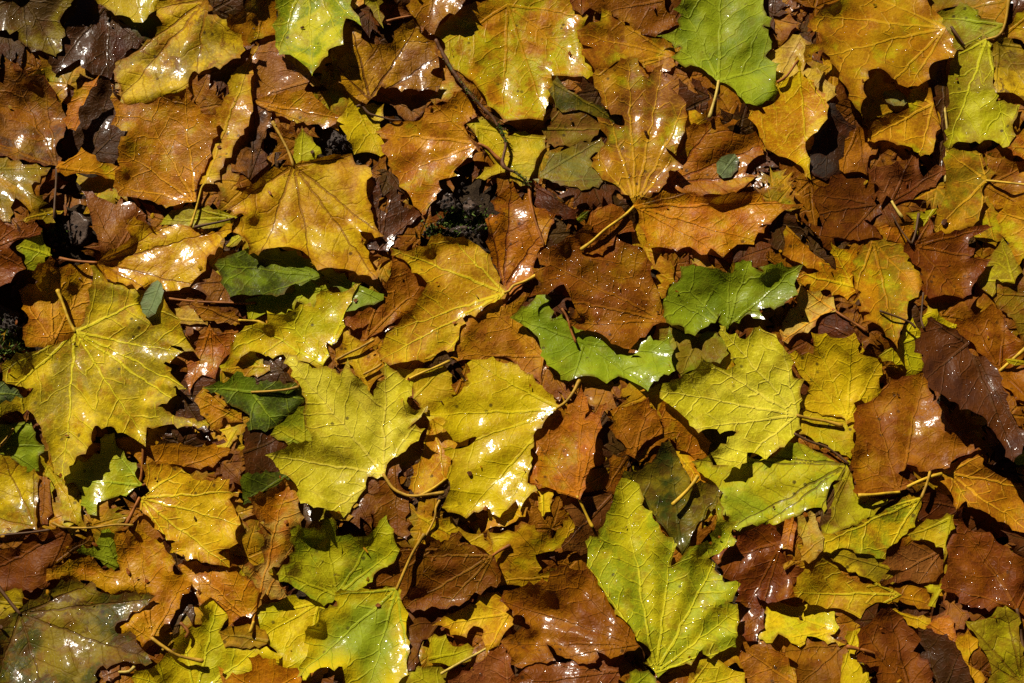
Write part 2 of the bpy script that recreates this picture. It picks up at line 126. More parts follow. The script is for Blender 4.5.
L(5,'broad green and yellow leaf with drops below pale yellow leaf','LG/LY','c3 738,463 800,433 812,470 882,465 940,440 d3 0,453 80,413 140,388 170,398 230,428 300,468 342,470 312,512 272,542 252,602 242,662 d4 232,22 150,47 60,82 0,87 c4 1010,72 940,87 890,92 868,50 c3 845,660 828,560 778,520','d3 335,472','c3 745,464 c4 895,85 d4 15,82 c3 950,440 d4 235,15',drops=4,veins='dark')
L(6,'large orange brown leaf with rolled golden lobe at the right','OB/R','d3 425,228 470,178 540,138 622,128 642,190 682,250 702,300 742,340 792,370 832,415 800,432 740,452 702,490 640,500 560,478 530,507 570,540 562,562 510,582 440,582 378,577 358,500 343,420 365,380 353,280 370,248','d3 525,575','d3 428,235 620,135 825,415 350,430','d3 530,578 480,582 420,588 372,590',up=4,drops=2,scol='gold')
L(7,'dark purple brown leaf casting a deep black shadow, right','PU/RB','d2 590,690 610,618 652,568 702,588 742,600 772,632 802,690 d3 852,60 902,112 922,182 942,242 982,332 1004,382 962,455 900,372 850,292 790,262 720,232 660,192 623,140 615,60','d2 790,660','d3 965,445 630,140 1000,382 d2 655,572',up=20,drops=8,wet=.5)
L(4,'rust leaf with yellow stalk at the right edge','R/OB','d2 740,590 800,558 880,518 932,560 962,622 1000,652 1060,660 d3 1060,255 1000,232 930,182 850,62 790,0 d2 765,640','d3 910,118','d2 800,562 d3 1050,240 d2 930,565','d3 910,118 950,82 1010,30',drops=4,wet=1,scol='gold')
L(6,'golden olive leaf with one dark spot beside reddish wet leaf','GO/OL','d2 358,420 365,330 390,288 420,268 500,273 555,298 582,340 607,390 612,450 602,482 570,502 562,562 540,602 530,632 520,670 478,632 440,582 400,572 410,542 348,502 375,462','d2 430,270','d2 520,662 355,495 600,470',drops=3,up=3)
L(5,'bright yellow scrap with orange rim, above the orange tan leaf','BY/O','d2 275,283 320,300 370,310 382,298 367,350 352,402 357,462 330,487 300,472 250,452 200,457 148,412 141,390 220,382 225,353 285,375','d2 350,440','d2 145,395 280,290',curl=4)
L(6,'reddish brown lobed leaf with wet glare, right side','R/RB','d2 640,183 662,235 720,240 780,220 885,213 800,262 795,290 812,300 800,332 872,340 850,382 822,422 802,472 770,488 700,472 630,467 620,422 610,372 568,332 553,290 600,262','d2 592,290','d2 642,190 875,216 868,342 775,482','d2 568,300 590,240 603,165',drops=2,wet=1,up=4,scol='dark')
L(3,'deep red brown leaf in shade left of the reddish shiny leaf','RB/R','d2 215,90 260,58 290,18 400,-10 432,40 472,72 442,120 455,160 400,190 432,212 467,252 400,262 340,267 282,262 277,314 210,242 160,170 190,202 232,210','d2 440,130','d2 220,92 278,305 165,175',wet=1,drops=2)
L(4,'orange leaf strip under the crossed thin stalks, upper right','O/GO','d2 442,215 530,213 592,193 577,240 552,292 510,272 458,245','d2 585,200','d2 448,220')
L(4,'small olive yellow leaf corner beside the crossed thin stalks','LY/OL','d2 558,165 600,158 668,148 642,185 602,242 588,202','d2 660,155','d2 600,240')
L(4,'olive gold leaf behind the reddish lobed leaf','GO/OL','d2 730,205 780,150 840,108 882,128 912,170 922,232 892,282 850,275 800,240','d2 850,115','d2 740,205 890,278',drops=2)
L(4,'orange gold leaf at the right edge beside reddish lobed leaf','GO/O','d2 908,160 940,123 1000,138 1060,158 1060,332 1000,342 980,373 938,270 908,210','d2 1050,200','d2 980,365 912,165')
L(5,'olive yellow notched leaf touching the reddish lobed leaf','LY/OL','d2 812,420 850,370 885,310 920,263 952,300 988,385 962,422 900,422 880,473 830,442','d2 960,420','d2 920,270 818,422')
L(3,'brown gold leaf in shade at the right edge, mid height','BR/OL','d2 870,470 900,420 985,400 1002,350 1060,342 1060,645 1000,642 958,562 895,512','d2 1050,480','d2 875,465 1000,640',drops=3,wet=1)
L(5,'orange tan leaf with brown stalk pointing right, beside green leaf','O/PT','d2 88,644 83,580 140,510 155,438 190,460 272,488 282,532 230,552 210,592 160,617 130,627 105,655','d2 275,528','d2 92,640 158,445','d2 275,528 320,558 365,585 405,612',veins='light',scol='rust')
L(2,'dark brown leaf under the brown stalk of orange tan leaf','RB/DB','d2 195,550 282,530 352,600 382,650 300,660 200,650','d2 370,645','d2 210,560')
L(3,'grey brown leaf sliver below the pale pointed golden tip','UM/DB','d2 35,165 80,145 115,170 160,230 110,312 60,290','d2 50,170','d2 105,305')
L(4,'gold leaf sliver slanting below the grey brown sliver','GO/O','d2 105,222 150,258 192,308 242,340 272,372 180,373 118,342 92,318','d2 110,225','d2 265,368')
L(4,'yellow lime leaf under the golden olive tip, right','LY/BY','d2 518,690 540,618 580,568 607,600 640,525 692,558 737,590 720,640 640,660 620,690 d3 612,60 622,102 580,137 540,92 460,62 500,30','d3 540,10','d2 582,575 d3 578,130 d2 735,592 d3 465,55',veins='light')
L(5,'golden orange leaf fanning toward the right edge below purple leaf','GO/OB','d3 700,490 760,448 820,438 852,480 920,520 1000,560 1060,572 d4 1060,135 1000,112 940,82 880,52 820,22 780,0 d3 750,640 725,580 690,540 640,520','d3 715,505','d4 1050,130 d3 1055,570 825,445 d4 800,5',drops=2,veins='light',up=3)

# --- third row, left
L(4,'pale green wet leaf lobe cut by the left edge','LG/SG','a3 -60,138 30,170 70,190 83,215 30,242 0,267 -60,275','a3 -50,200','a3 78,210',drops=2,wet=1)
L(4,'plain green leaf with thin stalk under biggest yellow leaf','G/LG','a3 -60,330 0,320 55,313 110,318 137,380 162,402 147,440 142,492 100,497 58,460 0,432 -60,420','a3 0,405','a3 140,485 155,402 60,318','a3 60,315 40,355 0,405',scol='ochre')
L(4,'yellow gold leaf patch holding a glare spot beside orange leaf','GO/LY','a3 853,112 882,20 960,8 b3 22,60 62,112 0,142 a3 960,162 900,132','b3 50,100','a3 860,108 885,25',wet=1)
L(4,'shaded green leaf with pale stalk left of pale lime leaf','G/DG','a3 778,182 860,158 900,128 980,168 b3 40,158 190,180 208,225 150,282 100,332 0,337 a3 940,292 880,252 828,202','b3 5,198','b3 200,220 a3 785,182 b3 100,325','b3 5,198 70,195 140,188 185,178',veins='light',up=2,scol='ochre')
L(3,'small orange crinkled leaf below the two lobed orange leaf','O/GO','a3 753,215 800,188 867,240 852,260 912,280 917,307 850,302 830,342 788,312 758,262','a3 910,295','a3 755,220 795,195')
L(3,'small yellow leaf tip in the shadow of biggest yellow leaf','BY/Y','a3 838,345 892,348 882,390 850,428 808,402 860,382','a3 885,355','a3 850,422')
L(4,'rolled orange brown leaf with forked stalk below biggest yellow leaf','OB/O','a3 433,380 470,368 540,398 620,393 720,398 800,398 864,420 832,457 760,492 700,482 640,472 580,482 530,564 520,540 525,470 480,430','a3 535,535','a3 440,380 855,425','a3 535,535 540,470 545,400',fold=.2,scol='rust')
L(5,'light green wet leaf with sheen between yellow leaves','LG/LY','a3 400,363 430,358 442,400 470,420 482,455 512,470 512,510 543,550 500,572 450,592 375,622 365,659 310,622 310,582 280,542 238,525 270,480 330,460 380,430','a3 540,552','a3 245,522 365,652 405,366','a3 540,552 590,530 640,505 688,490',veins='light',wet=1,drops=2,scol='rust')
L(4,'yellow leaf strip under biggest yellow leaf, running down','Y/LY','a3 158,450 200,502 235,527 287,547 312,602 307,642 320,690 a4 330,60 325,102 290,82 240,62 a3 225,642 218,592 185,522','a3 165,455','a4 320,95 a3 305,600',curl=4,spots=.4)
L(4,'mottled gold leaf at left edge above the dark rust leaf','Y/OL','a3 -60,438 0,435 60,460 105,500 130,490 152,520 147,602 142,683 a4 137,97 60,112 0,122 -60,112','a4 135,95','a3 15,440 -50,640 130,495',spots=.7,veins='dark',drops=2,wet=1)
L(3,'narrow rust leaf strip upright between gold leaf and yellow strip','R/OB','a3 148,520 185,528 192,602 182,690 a4 180,80 140,90 a3 140,683','a3 165,525','a4 160,85')
L(6,'round edged golden leaf with glittering ridges, lower left','Y/GO','a3 545,480 600,473 690,488 720,510 750,533 800,538 867,533 872,570 903,575 877,605 892,642 902,667 a4 907,30 914,80 892,120 897,150 870,172 835,192 862,238 800,232 740,212 690,202 650,187 662,152 612,112 580,72 545,40 a3 528,610 560,572','a3 530,598','a4 850,230 a3 895,577 a4 908,80 a3 700,492 a4 660,180','a3 530,598 a4 505,30 480,80',veins='light',wet=1,drops=2,quilt=1.4,up=5,scol='rust')
L(5,'orange leaf with raised pale veins and long midrib, lower left','O/PT','b3 60,580 130,528 165,540 202,580 182,620 b4 192,100 160,132 157,190 132,212 75,262 130,330 137,352 80,362 60,347 20,422 0,472 a4 960,432 975,332 920,262 908,240 980,235 b4 50,222 55,142 30,62 b3 0,602','b4 12,456','b3 140,535 b4 185,115 a4 915,248 b4 134,345','b4 14,450 8,470 0,490',veins='light',ridge=1.6,up=3,drops=2,scol='gold')
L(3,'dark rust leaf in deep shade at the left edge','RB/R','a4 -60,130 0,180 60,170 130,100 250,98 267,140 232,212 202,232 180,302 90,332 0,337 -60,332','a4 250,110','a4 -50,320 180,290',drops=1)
L(4,'rust leaf rim lit above the small green leaf','OB/R','a4 208,232 260,160 352,118 352,150 302,182','a4 210,230','a4 350,125')
L(4,'small green leaf framed by orange lobes, lower left','G/LG','a4 300,180 350,170 390,113 437,120 442,180 457,235 430,252 390,232 340,202','a4 445,240','a4 392,120 310,185',up=2)
L(6,'orange gold leaf with three lobes beside mottled olive leaf','O/GO','a4 575,518 520,532 498,510 463,470 490,440 540,402 580,355 520,357 460,342 400,337 350,302 310,292 250,292 180,292 183,255 240,233 300,208 360,215 400,252 450,250 440,180 437,112 460,108 490,150 515,100 525,72 547,110 592,138 622,160 652,200 667,265 702,272 722,302 692,352 662,422 622,462','a4 575,512','a4 525,82 190,275 445,125 700,285 500,450','a4 575,512 620,545 680,580 770,600',drops=3,wet=1,up=4,spots=.3,scol='ochre')
L(5,'orange gold leaf with light veins under the round edged golden leaf','O/GO','a4 700,223 745,218 810,243 870,263 930,278 978,330 967,402 900,442 870,463 850,402 800,362 760,382 730,322 690,292','a4 960,455','a4 705,228 860,265 735,320',veins='light',wet=1,drops=2)
L(4,'yellow lime deeply lobed leaf along the bottom left','LY/BY','a4 513,640 600,608 650,558 660,518 700,488 760,463 770,420 773,375 820,358 888,365 877,420 840,490 870,542 940,552 987,552 b4 30,547 110,572 105,602 a4 987,640 940,660 880,672 830,690 830,740 540,740 513,683','a4 740,740','a4 830,368 520,660 695,495 970,556','',veins='light')
L(4,'small olive gold leaf over the yellow lime lobed leaf','OL/GO','a4 838,490 870,463 940,458 1000,488 b4 55,530 a4 920,553 858,542','a4 990,520','a4 845,492')
L(5,'golden orange leaf at the bottom edge with a white glint','GO/O','a4 828,625 860,662 900,650 950,630 b4 0,593 60,588 120,620 180,650 192,710 0,730 a4 870,730','b4 60,720','a4 835,632 b4 185,655',drops=4,wet=1)
L(7,'mottled olive grey leaf with dark forked stalk, bottom left corner','OL/DG','a4 -60,460 0,442 60,417 90,388 150,358 220,308 290,288 330,308 345,298 370,333 440,350 490,343 583,355 560,387 500,412 440,472 447,492 490,492 530,542 560,572 572,602 510,612 450,607 380,622 360,652 330,740 -60,740','a4 77,422','a4 10,610 165,720 575,362 340,310 560,595','a4 77,422 50,390 15,345 -20,300',spots=1,drops=6,veins='dark',wet=.5,up=3,scol='dark')
L(3,'olive yellow leaf corner at left edge above mottled leaf','OL/Y','a4 -60,345 0,340 75,333 82,390 60,412 0,442 -60,442','a4 80,385','a4 -50,360')
L(2,'small red brown leaf scrap beside a white stalk, bottom left','RB/R','a4 388,640 450,618 447,650 395,674','a4 450,630','a4 390,660','a4 450,642 490,640 510,622',scol='pale')

# --- bottom row, second section
L(8,'pale lime leaf with crisp yellow veins and hooked stalk, centre','PY/LY','b3 130,55 190,80 240,107 290,98 340,122 370,78 385,120 420,147 450,192 468,212 483,160 508,140 510,78 560,118 607,165 602,230 630,262 668,253 650,292 610,332 657,340 640,382 590,422 560,442 520,472 508,512 450,522 440,562 405,612 380,652 355,668 330,652 290,652 265,682 275,642 200,612 180,562 150,522 100,482 68,440 130,412 180,392 230,382 210,332 200,272 210,222 190,172 160,112','b3 505,508','b3 138,60 515,85 662,257 75,440 272,672 370,655','b3 505,508 540,560 575,582 620,592 735,580',veins='light',ridge=1.5,up=6,drops=2,vdist=1,scol='ochre')
L(4,'yellow lime leaf corner between pale lime leaf and bright yellow leaf','LY/Y','b3 560,100 640,108 735,108 782,200 760,232 700,267 670,282 620,222 603,165','b3 620,220','b3 730,112 565,102','b3 585,158 640,130 700,105 758,80',scol='gold')
L(4,'yellow leaf with narrow waist below the curved stalk, centre','Y/O','b3 680,288 740,298 772,350 833,370 822,397 745,422 767,470 752,522 720,547 650,577 608,560 620,510 650,440 660,380','b3 690,300','b3 830,375 620,560 745,530','b3 760,515 700,560 650,590',drops=2,scol='gold')
L(5,'small orange leaf lobe near the curved stalk above yellow leaf','O/R','b3 770,172 815,150 820,95 850,100 862,135 830,180 790,205','b3 785,195','b3 825,100')
L(4,'brown leaf strip upright beneath the hooked stalk','R/BR','b3 520,480 560,468 565,540 602,602 592,690 b4 600,60 590,132 540,122 480,82 b3 468,640 490,560','b3 545,475','b4 560,115',drops=2,wet=1)
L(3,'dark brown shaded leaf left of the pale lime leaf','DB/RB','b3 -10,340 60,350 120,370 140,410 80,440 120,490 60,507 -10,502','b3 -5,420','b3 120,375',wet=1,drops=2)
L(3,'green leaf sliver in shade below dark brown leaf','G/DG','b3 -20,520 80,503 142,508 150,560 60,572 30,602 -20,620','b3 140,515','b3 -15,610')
L(4,'small lime leaf edge left of the pale lime leaf','LY/LG','b3 95,330 130,308 205,258 217,330 240,380 160,402 130,382 83,360','b3 205,390','b3 205,268 95,340')
L(5,'lime leaf with orange blotches above the green and yellow leaf','LY/LG','b4 275,58 322,75 332,120 420,127 460,112 490,68 517,52 547,100 552,150 563,175 522,242 480,262 442,312 400,337 345,342 325,362 280,382 230,362 170,322 113,270 150,222 170,172 160,110 200,93 262,95','b4 330,350','b4 515,60 170,110 118,270 555,170 285,65',spots=.7,drops=1)
L(3,'golden lime leaf left of the green and yellow leaf','BY/LY','b4 28,410 80,378 140,353 200,368 260,373 290,410 260,460 240,522 230,602 210,660 120,632 100,562 38,502','b4 260,380','b4 40,420 50,505 200,650',drops=3,wet=1,spots=.4)
L(7,'green leaf with yellow rim and upright stalk near bottom','LG/BY','b4 555,325 480,328 400,333 328,343 325,387 268,410 258,450 218,490 223,540 200,602 186,655 240,643 300,623 345,628 365,690 380,730 500,730 560,690 602,652 608,562 593,480 602,420 577,380','b4 557,328','b4 335,350 192,648 440,720 600,600','b4 557,328 590,250 620,185 662,118',rimmix=1,up=6,drops=4,wet=.6,veins='light',scol='ochre')
L(6,'brown leaf with fine pale veins, lower centre','BR/R','b4 670,200 720,168 790,113 802,150 850,158 912,195 925,202 942,292 900,322 850,342 830,367 750,402 720,402 690,392 618,408 588,382 600,342 640,302 655,262 688,230','b4 920,200','b4 592,388 680,203 740,400 795,118 850,345','b4 920,200 950,180 987,160',veins='light',up=4,scol='rust')
L(4,'cocoa brown leaf behind the brown leaf with fine veins','BR/R','b4 560,180 600,178 680,150 730,160 700,230 690,300 640,380 600,400 540,322 430,333 480,268 520,238','b4 700,180','b4 440,330 565,182',drops=2)
L(3,'dull brown leaf beside the green and yellow leaf, lower centre','RB/BR','b4 595,410 700,398 742,440 710,470 692,512 660,522 642,602 590,640 600,520','b4 735,430','b4 600,620')
L(4,'golden crumpled leaf below the brown fine veined leaf','Y/GO','b4 698,465 780,413 860,378 900,348 960,358 990,460 945,542 900,562 880,482 850,472 820,502 740,472','b4 980,420','b4 705,465 905,555',curl=4)
L(3,'yellow lime leaf pieces beside the wide ended pale stalk','LY/Y','b4 683,520 740,508 770,543 845,553 832,592 740,612 690,602','b4 690,590','b4 840,558','b4 725,648 800,605 880,562 945,522',scol='pale',sbulb=2.2)
L(2,'yellow lime leaf scrap at the bottom edge, lower centre','LY/OL','b4 595,690 610,640 680,618 740,640 700,700','b4 690,690','b4 615,640')
L(4,'pinkish brown wet leaf at the bottom edge beside rust leaf','PB/R','b4 740,720 760,680 830,638 900,578 960,538 990,565 c4 40,622 60,720','c4 30,700','b4 965,545 765,690',drops=3,wet=1)
L(3,'crumpled yellow leaf strip right of the pale lime leaf stalk','Y/O','b4 638,40 720,58 762,58 802,98 862,118 902,148 945,220 910,200 840,157 790,112 720,142 655,112','b4 640,50','b4 940,215',curl=5)
L(3,'golden yellow crinkled leaf above the large rust leaf','GO/BY','c4 -30,120 60,108 100,88 150,108 200,128 240,88 262,58 283,80 252,142 202,182 140,202 152,262 212,252 222,292 130,312 60,312 -20,322','c4 210,280','c4 275,65 -20,300 70,110',curl=5,drops=2)
L(4,'small bright yellow leaf tip under the centre leaf','BY/Y','c3 148,580 190,568 198,612 165,668 c4 160,50 145,20','c3 160,580','c3 165,660')
L(3,'yellow leaf fragment in shadow below the large bright yellow leaf','Y/O','c4 -40,30 40,5 95,20 60,70 0,90 -50,100','c4 -40,60','c4 90,20')
L(3,'dark red brown wet leaf beside the big lime leaf','RB/PB','c4 250,20 330,-25 412,-35 415,60 380,122 330,182 270,182 238,160 280,100','c4 400,0','c4 245,160',drops=5,wet=1)
L(7,'big lime yellow leaf peppered with drops, lower centre','LY/LG','c4 425,0 440,-60 480,-85 520,-65 542,10 602,78 632,128 664,158 657,200 652,234 690,202 740,162 800,150 c3 832,603 852,640 c4 852,58 905,68 882,112 893,140 832,192 798,212 822,262 852,302 905,310 872,372 905,402 908,452 903,502 890,542 855,558 800,583 770,562 740,593 700,613 640,628 600,653 553,605 568,572 520,522 470,442 410,372 370,292 328,240 333,180 343,128 370,123 400,68','c4 592,643','c4 460,-65 900,72 903,410 655,160 338,235 840,560',drops=14,up=6,spots=.3,veins='light')
L(6,'large rust leaf with dark tears, lower centre','R/OB','c4 225,248 300,253 360,278 402,350 452,420 512,500 523,540 470,573 420,592 370,570 360,602 330,612 250,590 180,540 200,592 120,612 70,614 30,572 8,530 60,492 110,472 85,425 30,397 5,370 20,338 80,318 180,298','c4 515,535','c4 230,252 15,535 75,610 10,372',wet=1,drops=2,up=5)
L(5,'pinkish brown leaf fold along the bottom below large rust leaf','R/PB','c4 -30,740 30,690 80,640 140,603 200,598 250,608 330,603 442,630 442,740','c4 430,640','c4 40,690 140,610',drops=2,wet=1)
L(4,'yellow leaf with one brown blot at the bottom edge','Y/LY','c4 690,710 750,620 800,583 860,618 918,650 905,720','c4 720,700','c4 800,590 910,655',spots=.8,drops=2)
L(3,'lime leaf scrap at the bottom edge under the big lime leaf','LG/LY','c4 480,720 500,650 560,643 602,690 600,720','c4 500,700','c4 560,650')
L(5,'rust brown leaf with pale wet corner beside the big lime leaf','R/RB','c4 810,210 870,148 930,108 1020,88 d4 78,120 97,150 80,180 120,200 132,230 162,250 152,292 130,312 148,352 60,377 30,382 0,367 c4 975,352 1002,432 970,514 900,492 905,442 890,382 902,342 870,292 828,240','d4 80,150','c4 815,215 968,508 d4 145,348 c4 895,485',drops=4,wet=.8,up=3)
L(6,'curled golden leaf with frayed grey end, right of rust brown leaf','GO/PT','d4 150,58 190,38 217,70 243,130 238,180 212,212 170,217 130,232 95,252 88,235 150,212 165,172 143,110','d4 95,245','d4 190,45 240,140',fold=.3,curl=4)
L(5,'small orange bud shaped leaf curl beside the frayed golden leaf','O/PB','d4 90,90 125,55 140,80 130,130 120,178 90,170 80,140','d4 125,60','d4 100,175',fold=.3)
L(3,'orange brown leaf at the bottom right of centre','O/R','c4 920,560 960,520 1024,530 d4 60,560 110,570 148,612 140,740 -60,740 c4 930,690','d4 140,690','c4 930,565 d4 105,575',drops=3)
L(4,'yellow olive leaf with small teeth, bottom right of centre','Y/LY','c4 995,440 1012,390 d4 40,368 100,383 180,383 252,393 283,430 293,470 272,502 315,532 240,522 180,512 150,539 100,512 70,502 45,524 5,512','d4 285,480','d4 10,395 150,530 310,530 40,520')
L(3,'brown leaf below yellow olive leaf at the bottom edge','BR/OB','d4 105,560 150,523 240,523 325,528 335,560 315,622 305,740 135,740 145,612','d4 320,535','d4 140,700 110,560',drops=1)
L(4,'bright yellow leaf pieces left of the large dark brown leaf','BY/Y','d4 335,490 375,482 385,540 365,570 378,612 412,642 430,730 295,730 308,622 335,562','d4 360,490','d4 420,700 310,640')
L(6,'pale yellow flat leaf with straight ribs, lower right','Y/GO','d4 240,218 290,238 350,288 430,308 512,328 534,350 490,383 440,377 400,402 380,433 330,412 250,402 190,387 142,352 150,290 200,258','d4 530,348','d4 150,345 245,222 385,428',veins='light',fold=.1,drops=2)
L(4,'gold brown leaf strip right of the pale yellow flat leaf','GO/BR','d4 498,320 570,303 640,318 655,370 642,397 570,387 500,377 530,350','d4 505,350','d4 650,380',wet=1)
L(5,'small lime leaf scrap beside brown curled bits, lower right','LY/LY','d4 630,320 690,308 700,325 680,350 662,392 640,388 650,345','d4 695,315','d4 655,388',up=3)
L(4,'curled brown leaf end below large reddish leaf, lower right','OB/PB','d4 690,335 750,345 745,380 790,430 770,472 700,470 640,430 700,400','d4 700,340','d4 785,440',curl=6)
L(5,'shaded olive lime leaf below the green and yellow dropped leaf','OL/LY','d3 328,478 350,510 375,582 482,602 d4 482,0 402,62 340,92 290,113 243,117 270,20 d3 262,640 298,540','d3 340,490','d4 255,110 480,0 d3 275,620',spots=.3)
L(5,'yellow green long leaf under orange brown leaf, lower right','Y/LG','d3 478,640 540,598 612,600 d4 614,5 590,62 557,117 520,152 480,177 472,208 400,192 330,172 250,177 243,120 300,108 370,88 430,48','d3 605,605','d4 250,150 470,200 480,15',veins='light',drops=2)
L(4,'yellow olive leaf edge curving above the pale flat leaf','OL/Y','d4 248,178 330,168 400,193 470,208 500,240 562,262 532,292 450,312 400,282 320,242 258,202','d4 555,265','d4 255,185',drops=2,curl=3)
L(5,'chestnut brown wet leaf folded beside large reddish leaf','PB/R','d4 468,230 520,188 570,153 620,133 692,160 702,210 697,262 650,302 600,307 570,292 500,302 448,307 540,262','d4 690,180','d4 455,300 600,305',drops=5,wet=1)
L(6,'small lime leaf with blocky teeth against reddish leaf, lower right','LY/Y','d4 568,120 600,88 650,63 727,53 722,110 706,150 712,190 697,224 690,172 640,142 600,142','d4 720,60','d4 575,122 695,215')
L(5,'large reddish brown leaf with scattered drops at the right edge','R/RB','d4 735,48 770,18 792,90 832,110 882,120 920,160 1002,210 1060,240 1060,432 1002,427 958,402 900,392 840,402 778,387 738,342 688,322 688,290 708,220 708,140','d4 975,402','d4 740,60 695,310 1050,250 790,95','d4 975,402 985,450 992,510 1002,570',drops=8,wet=.6,up=4,scol='dark')
L(6,'large dark brown leaf with black tear and curling edge, bottom','RB/R','d4 383,470 430,438 490,403 542,430 582,480 603,520 587,562 642,612 682,730 425,730 447,622 400,612 373,582 442,572 380,542 368,500','d4 570,720','d4 490,410 388,475 445,570','d4 445,577 400,560 330,545',up=4,curl=4,scol='rust')
L(4,'yellow leaf strip behind the large dark brown leaf','Y/GO','d4 493,405 560,418 642,443 655,480 590,475 540,432','d4 500,408','d4 645,460')
L(4,'small orange leaf lobe beside yellow strip, lower right','O/GO','d4 635,470 660,440 710,435 740,480 735,520 680,512','d4 650,460','d4 735,515')
L(5,'dark chocolate leaf with curled rim at the bottom edge','DB/RB','d4 605,480 680,498 742,528 762,562 793,622 802,740 680,740 640,612 585,560','d4 690,730','d4 612,482 760,560',curl=6)
L(4,'gold leaf curls right of the dark chocolate leaf','GO/Y','d4 745,545 790,490 822,520 810,560 800,610 840,640 885,740 790,740 780,620','d4 800,700','d4 790,500 880,700',curl=5)
L(5,'lime yellow striped leaf at the bottom right corner','LY/OL','d4 783,450 830,443 880,428 930,400 972,430 987,520 1004,580 1060,602 1060,740 895,740 870,602 830,542 818,500','d4 1000,690','d4 790,455 930,410 985,520 870,610',veins='dark',wet=1,drops=2)
L(3,'dark brown leaf under the fanning golden orange leaf','RB/DB','d3 560,600 640,560 740,600 790,650 d4 820,60 770,20 735,60 700,140 600,60','d3 780,640','d3 570,600',drops=1)
# small oval leaflets
L(9,'round dark green leaflet on the rust orange leaf','SG/DG','c1 865,585 890,583 908,605 902,645 878,672 845,676 822,655 820,620 840,595','c1 895,590','c1 835,665',name='oval_leaflet',cat='leaflet',up=.5)
L(8,'green oval leaflet half hidden under the dangling orange lobes','SG/OL','d1 470,345 515,338 550,360 562,385 545,402 510,402 480,388 466,365','d1 470,350','d1 558,392',name='oval_leaflet',cat='leaflet',up=.5)
L(3,'tiny fresh green leaflet beside the twig end, centre','LG/LG','c2 290,185 312,160 337,155 330,185 300,200','c2 292,195','c2 335,158',name='oval_leaflet',cat='leaflet',up=1)
L(6,'tiny lime leaflet at the right edge below purple leaf','LY/LG','d3 955,455 985,430 1010,415 1030,440 1010,475 975,475','d3 1020,430','d3 958,458',name='oval_leaflet',cat='leaflet',up=2)
L(6,'tiny yellow leaflet pair beside the yellow stalk, right edge','LY/Y','d3 930,72 960,70 1000,78 1010,95 970,97 945,88','d3 1005,85','d3 935,75',name='oval_leaflet',cat='leaflet',up=3)
L(4,'small olive leaflet beside the deep green shaded leaf','LY/OL','a2 855,290 880,255 905,245 918,262 900,285 870,298','a2 860,292','a2 912,252',name='oval_leaflet',cat='leaflet',up=1)

# ---------------------------------------------------------------- twigs and loose stalks
TWIGS = [
 # level, label, path, radius mm (start, end), colour, name
 (8,'knobbly brown twig with green moss, slanting through top centre','b1 705,150 725,190 770,270 830,350 880,405 930,460 970,540 c2 10,-20 60,10 95,40 112,60',1.75,1.25,'bark','mossy_twig'),
 (7,'thin rust twig below the mossy twig, pointing down','c2 112,62 115,110 130,180 150,240 168,288',1.5,.9,'rust','twig'),
 (7,'thin dark twig across the bright yellow leaf, upper left of centre','b1 405,405 425,400 450,430 500,445 540,455 575,455',1.1,.7,'dark','twig'),
 (6,'short dark twig beside the green leaf tip, upper right','d1 725,100 745,130 778,175',1.2,.7,'dark','twig'),
 (7,'crossed thin dark stalk lying over the orange strip, upper right','d2 500,165 530,220 560,262 575,280',.9,.6,'dark','loose_stalk'),
 (8,'yellow loose stalk with swollen end on the dark green leaf','c3 655,625 690,592 725,555 752,515',1.9,1.1,'gold','loose_stalk'),
 (7,'short rust stalk lying below the beaded leaf, on green leaf','c2 235,525 255,560 270,610 288,655',1.2,.8,'rust','loose_stalk'),
 (7,'ochre loose stalk with blunt end near the bright yellow leaf','b3 328,75 370,52 420,28 470,0',1.3,.9,'ochre','loose_stalk'),
 (7,'straw coloured stalk lying above round edged golden leaf','a4 200,75 240,92 300,95 360,93 440,82 505,85',1.1,.8,'ochre','loose_stalk'),
 (7,'thin dark stalk across the mottled gold leaf, left edge','a4 -40,128 30,120 110,112 190,102',1.1,.8,'dark','loose_stalk'),
 (8,'curved pinkish stalk on the yellow lime lobed leaf','a4 685,455 700,470 715,490 705,510',1.4,1.0,'rust','loose_stalk'),
 (7,'yellow stalk crossing below the orange brown rolled lobe','d3 560,558 600,538 645,520 690,508',1.5,1.1,'gold','loose_stalk'),
 (8,'short greyish stalk standing beside yellow stalk, lower right','d3 645,500 635,540 622,575 612,600',1.2,.9,'ochre','loose_stalk'),
 (6,'long dark stalk on the broad green and yellow leaf','d3 130,355 190,385 250,405 300,440 335,470',1.2,.9,'dark','loose_stalk'),
 (7,'thin dark stalk on golden olive leaf, right side','d2 455,535 500,550 540,565 575,582 590,600',1.2,.8,'dark','loose_stalk'),
 (7,'brown stalk hanging from the reddish lobed leaf tip','d2 620,465 615,520 612,570 622,600',1.0,.7,'dark','loose_stalk'),
 (6,'loose brown stalk below the small orange lobe, centre','b3 430,130 480,105 500,90',1.1,.8,'ochre','loose_stalk'),
 (6,'thin rust stalk beside the yellow leaf scraps, bottom centre','b4 660,140 700,60 705,20 720,-10',1.0,.8,'ochre','loose_stalk'),
]
# ---------------------------------------------------------------- stones
STONES = [
 ('grey slate stone with flat face beside bright yellow leaf','b1 330,535',68,50,.3,13),
 ('dark brown grey stone between small lime leaf and rust leaf','a2 305,215',70,85,.4,15),
 ('dark stone at the left edge above green moss','a2 30,560',80,85,.2,12),
 ('rounded brown stone in the soil gap, upper one','b2 755,125',52,45,.5,14),
 ('rounded brown stone in the soil gap, beside the orange lobe','b2 845,140',42,38,.2,13),
 ('small dark stone at the bottom of the soil gap','b2 800,235',48,24,.6,11),
 ('small reddish stone at the edge of soil gap','b2 880,225',32,28,.6,11),
]
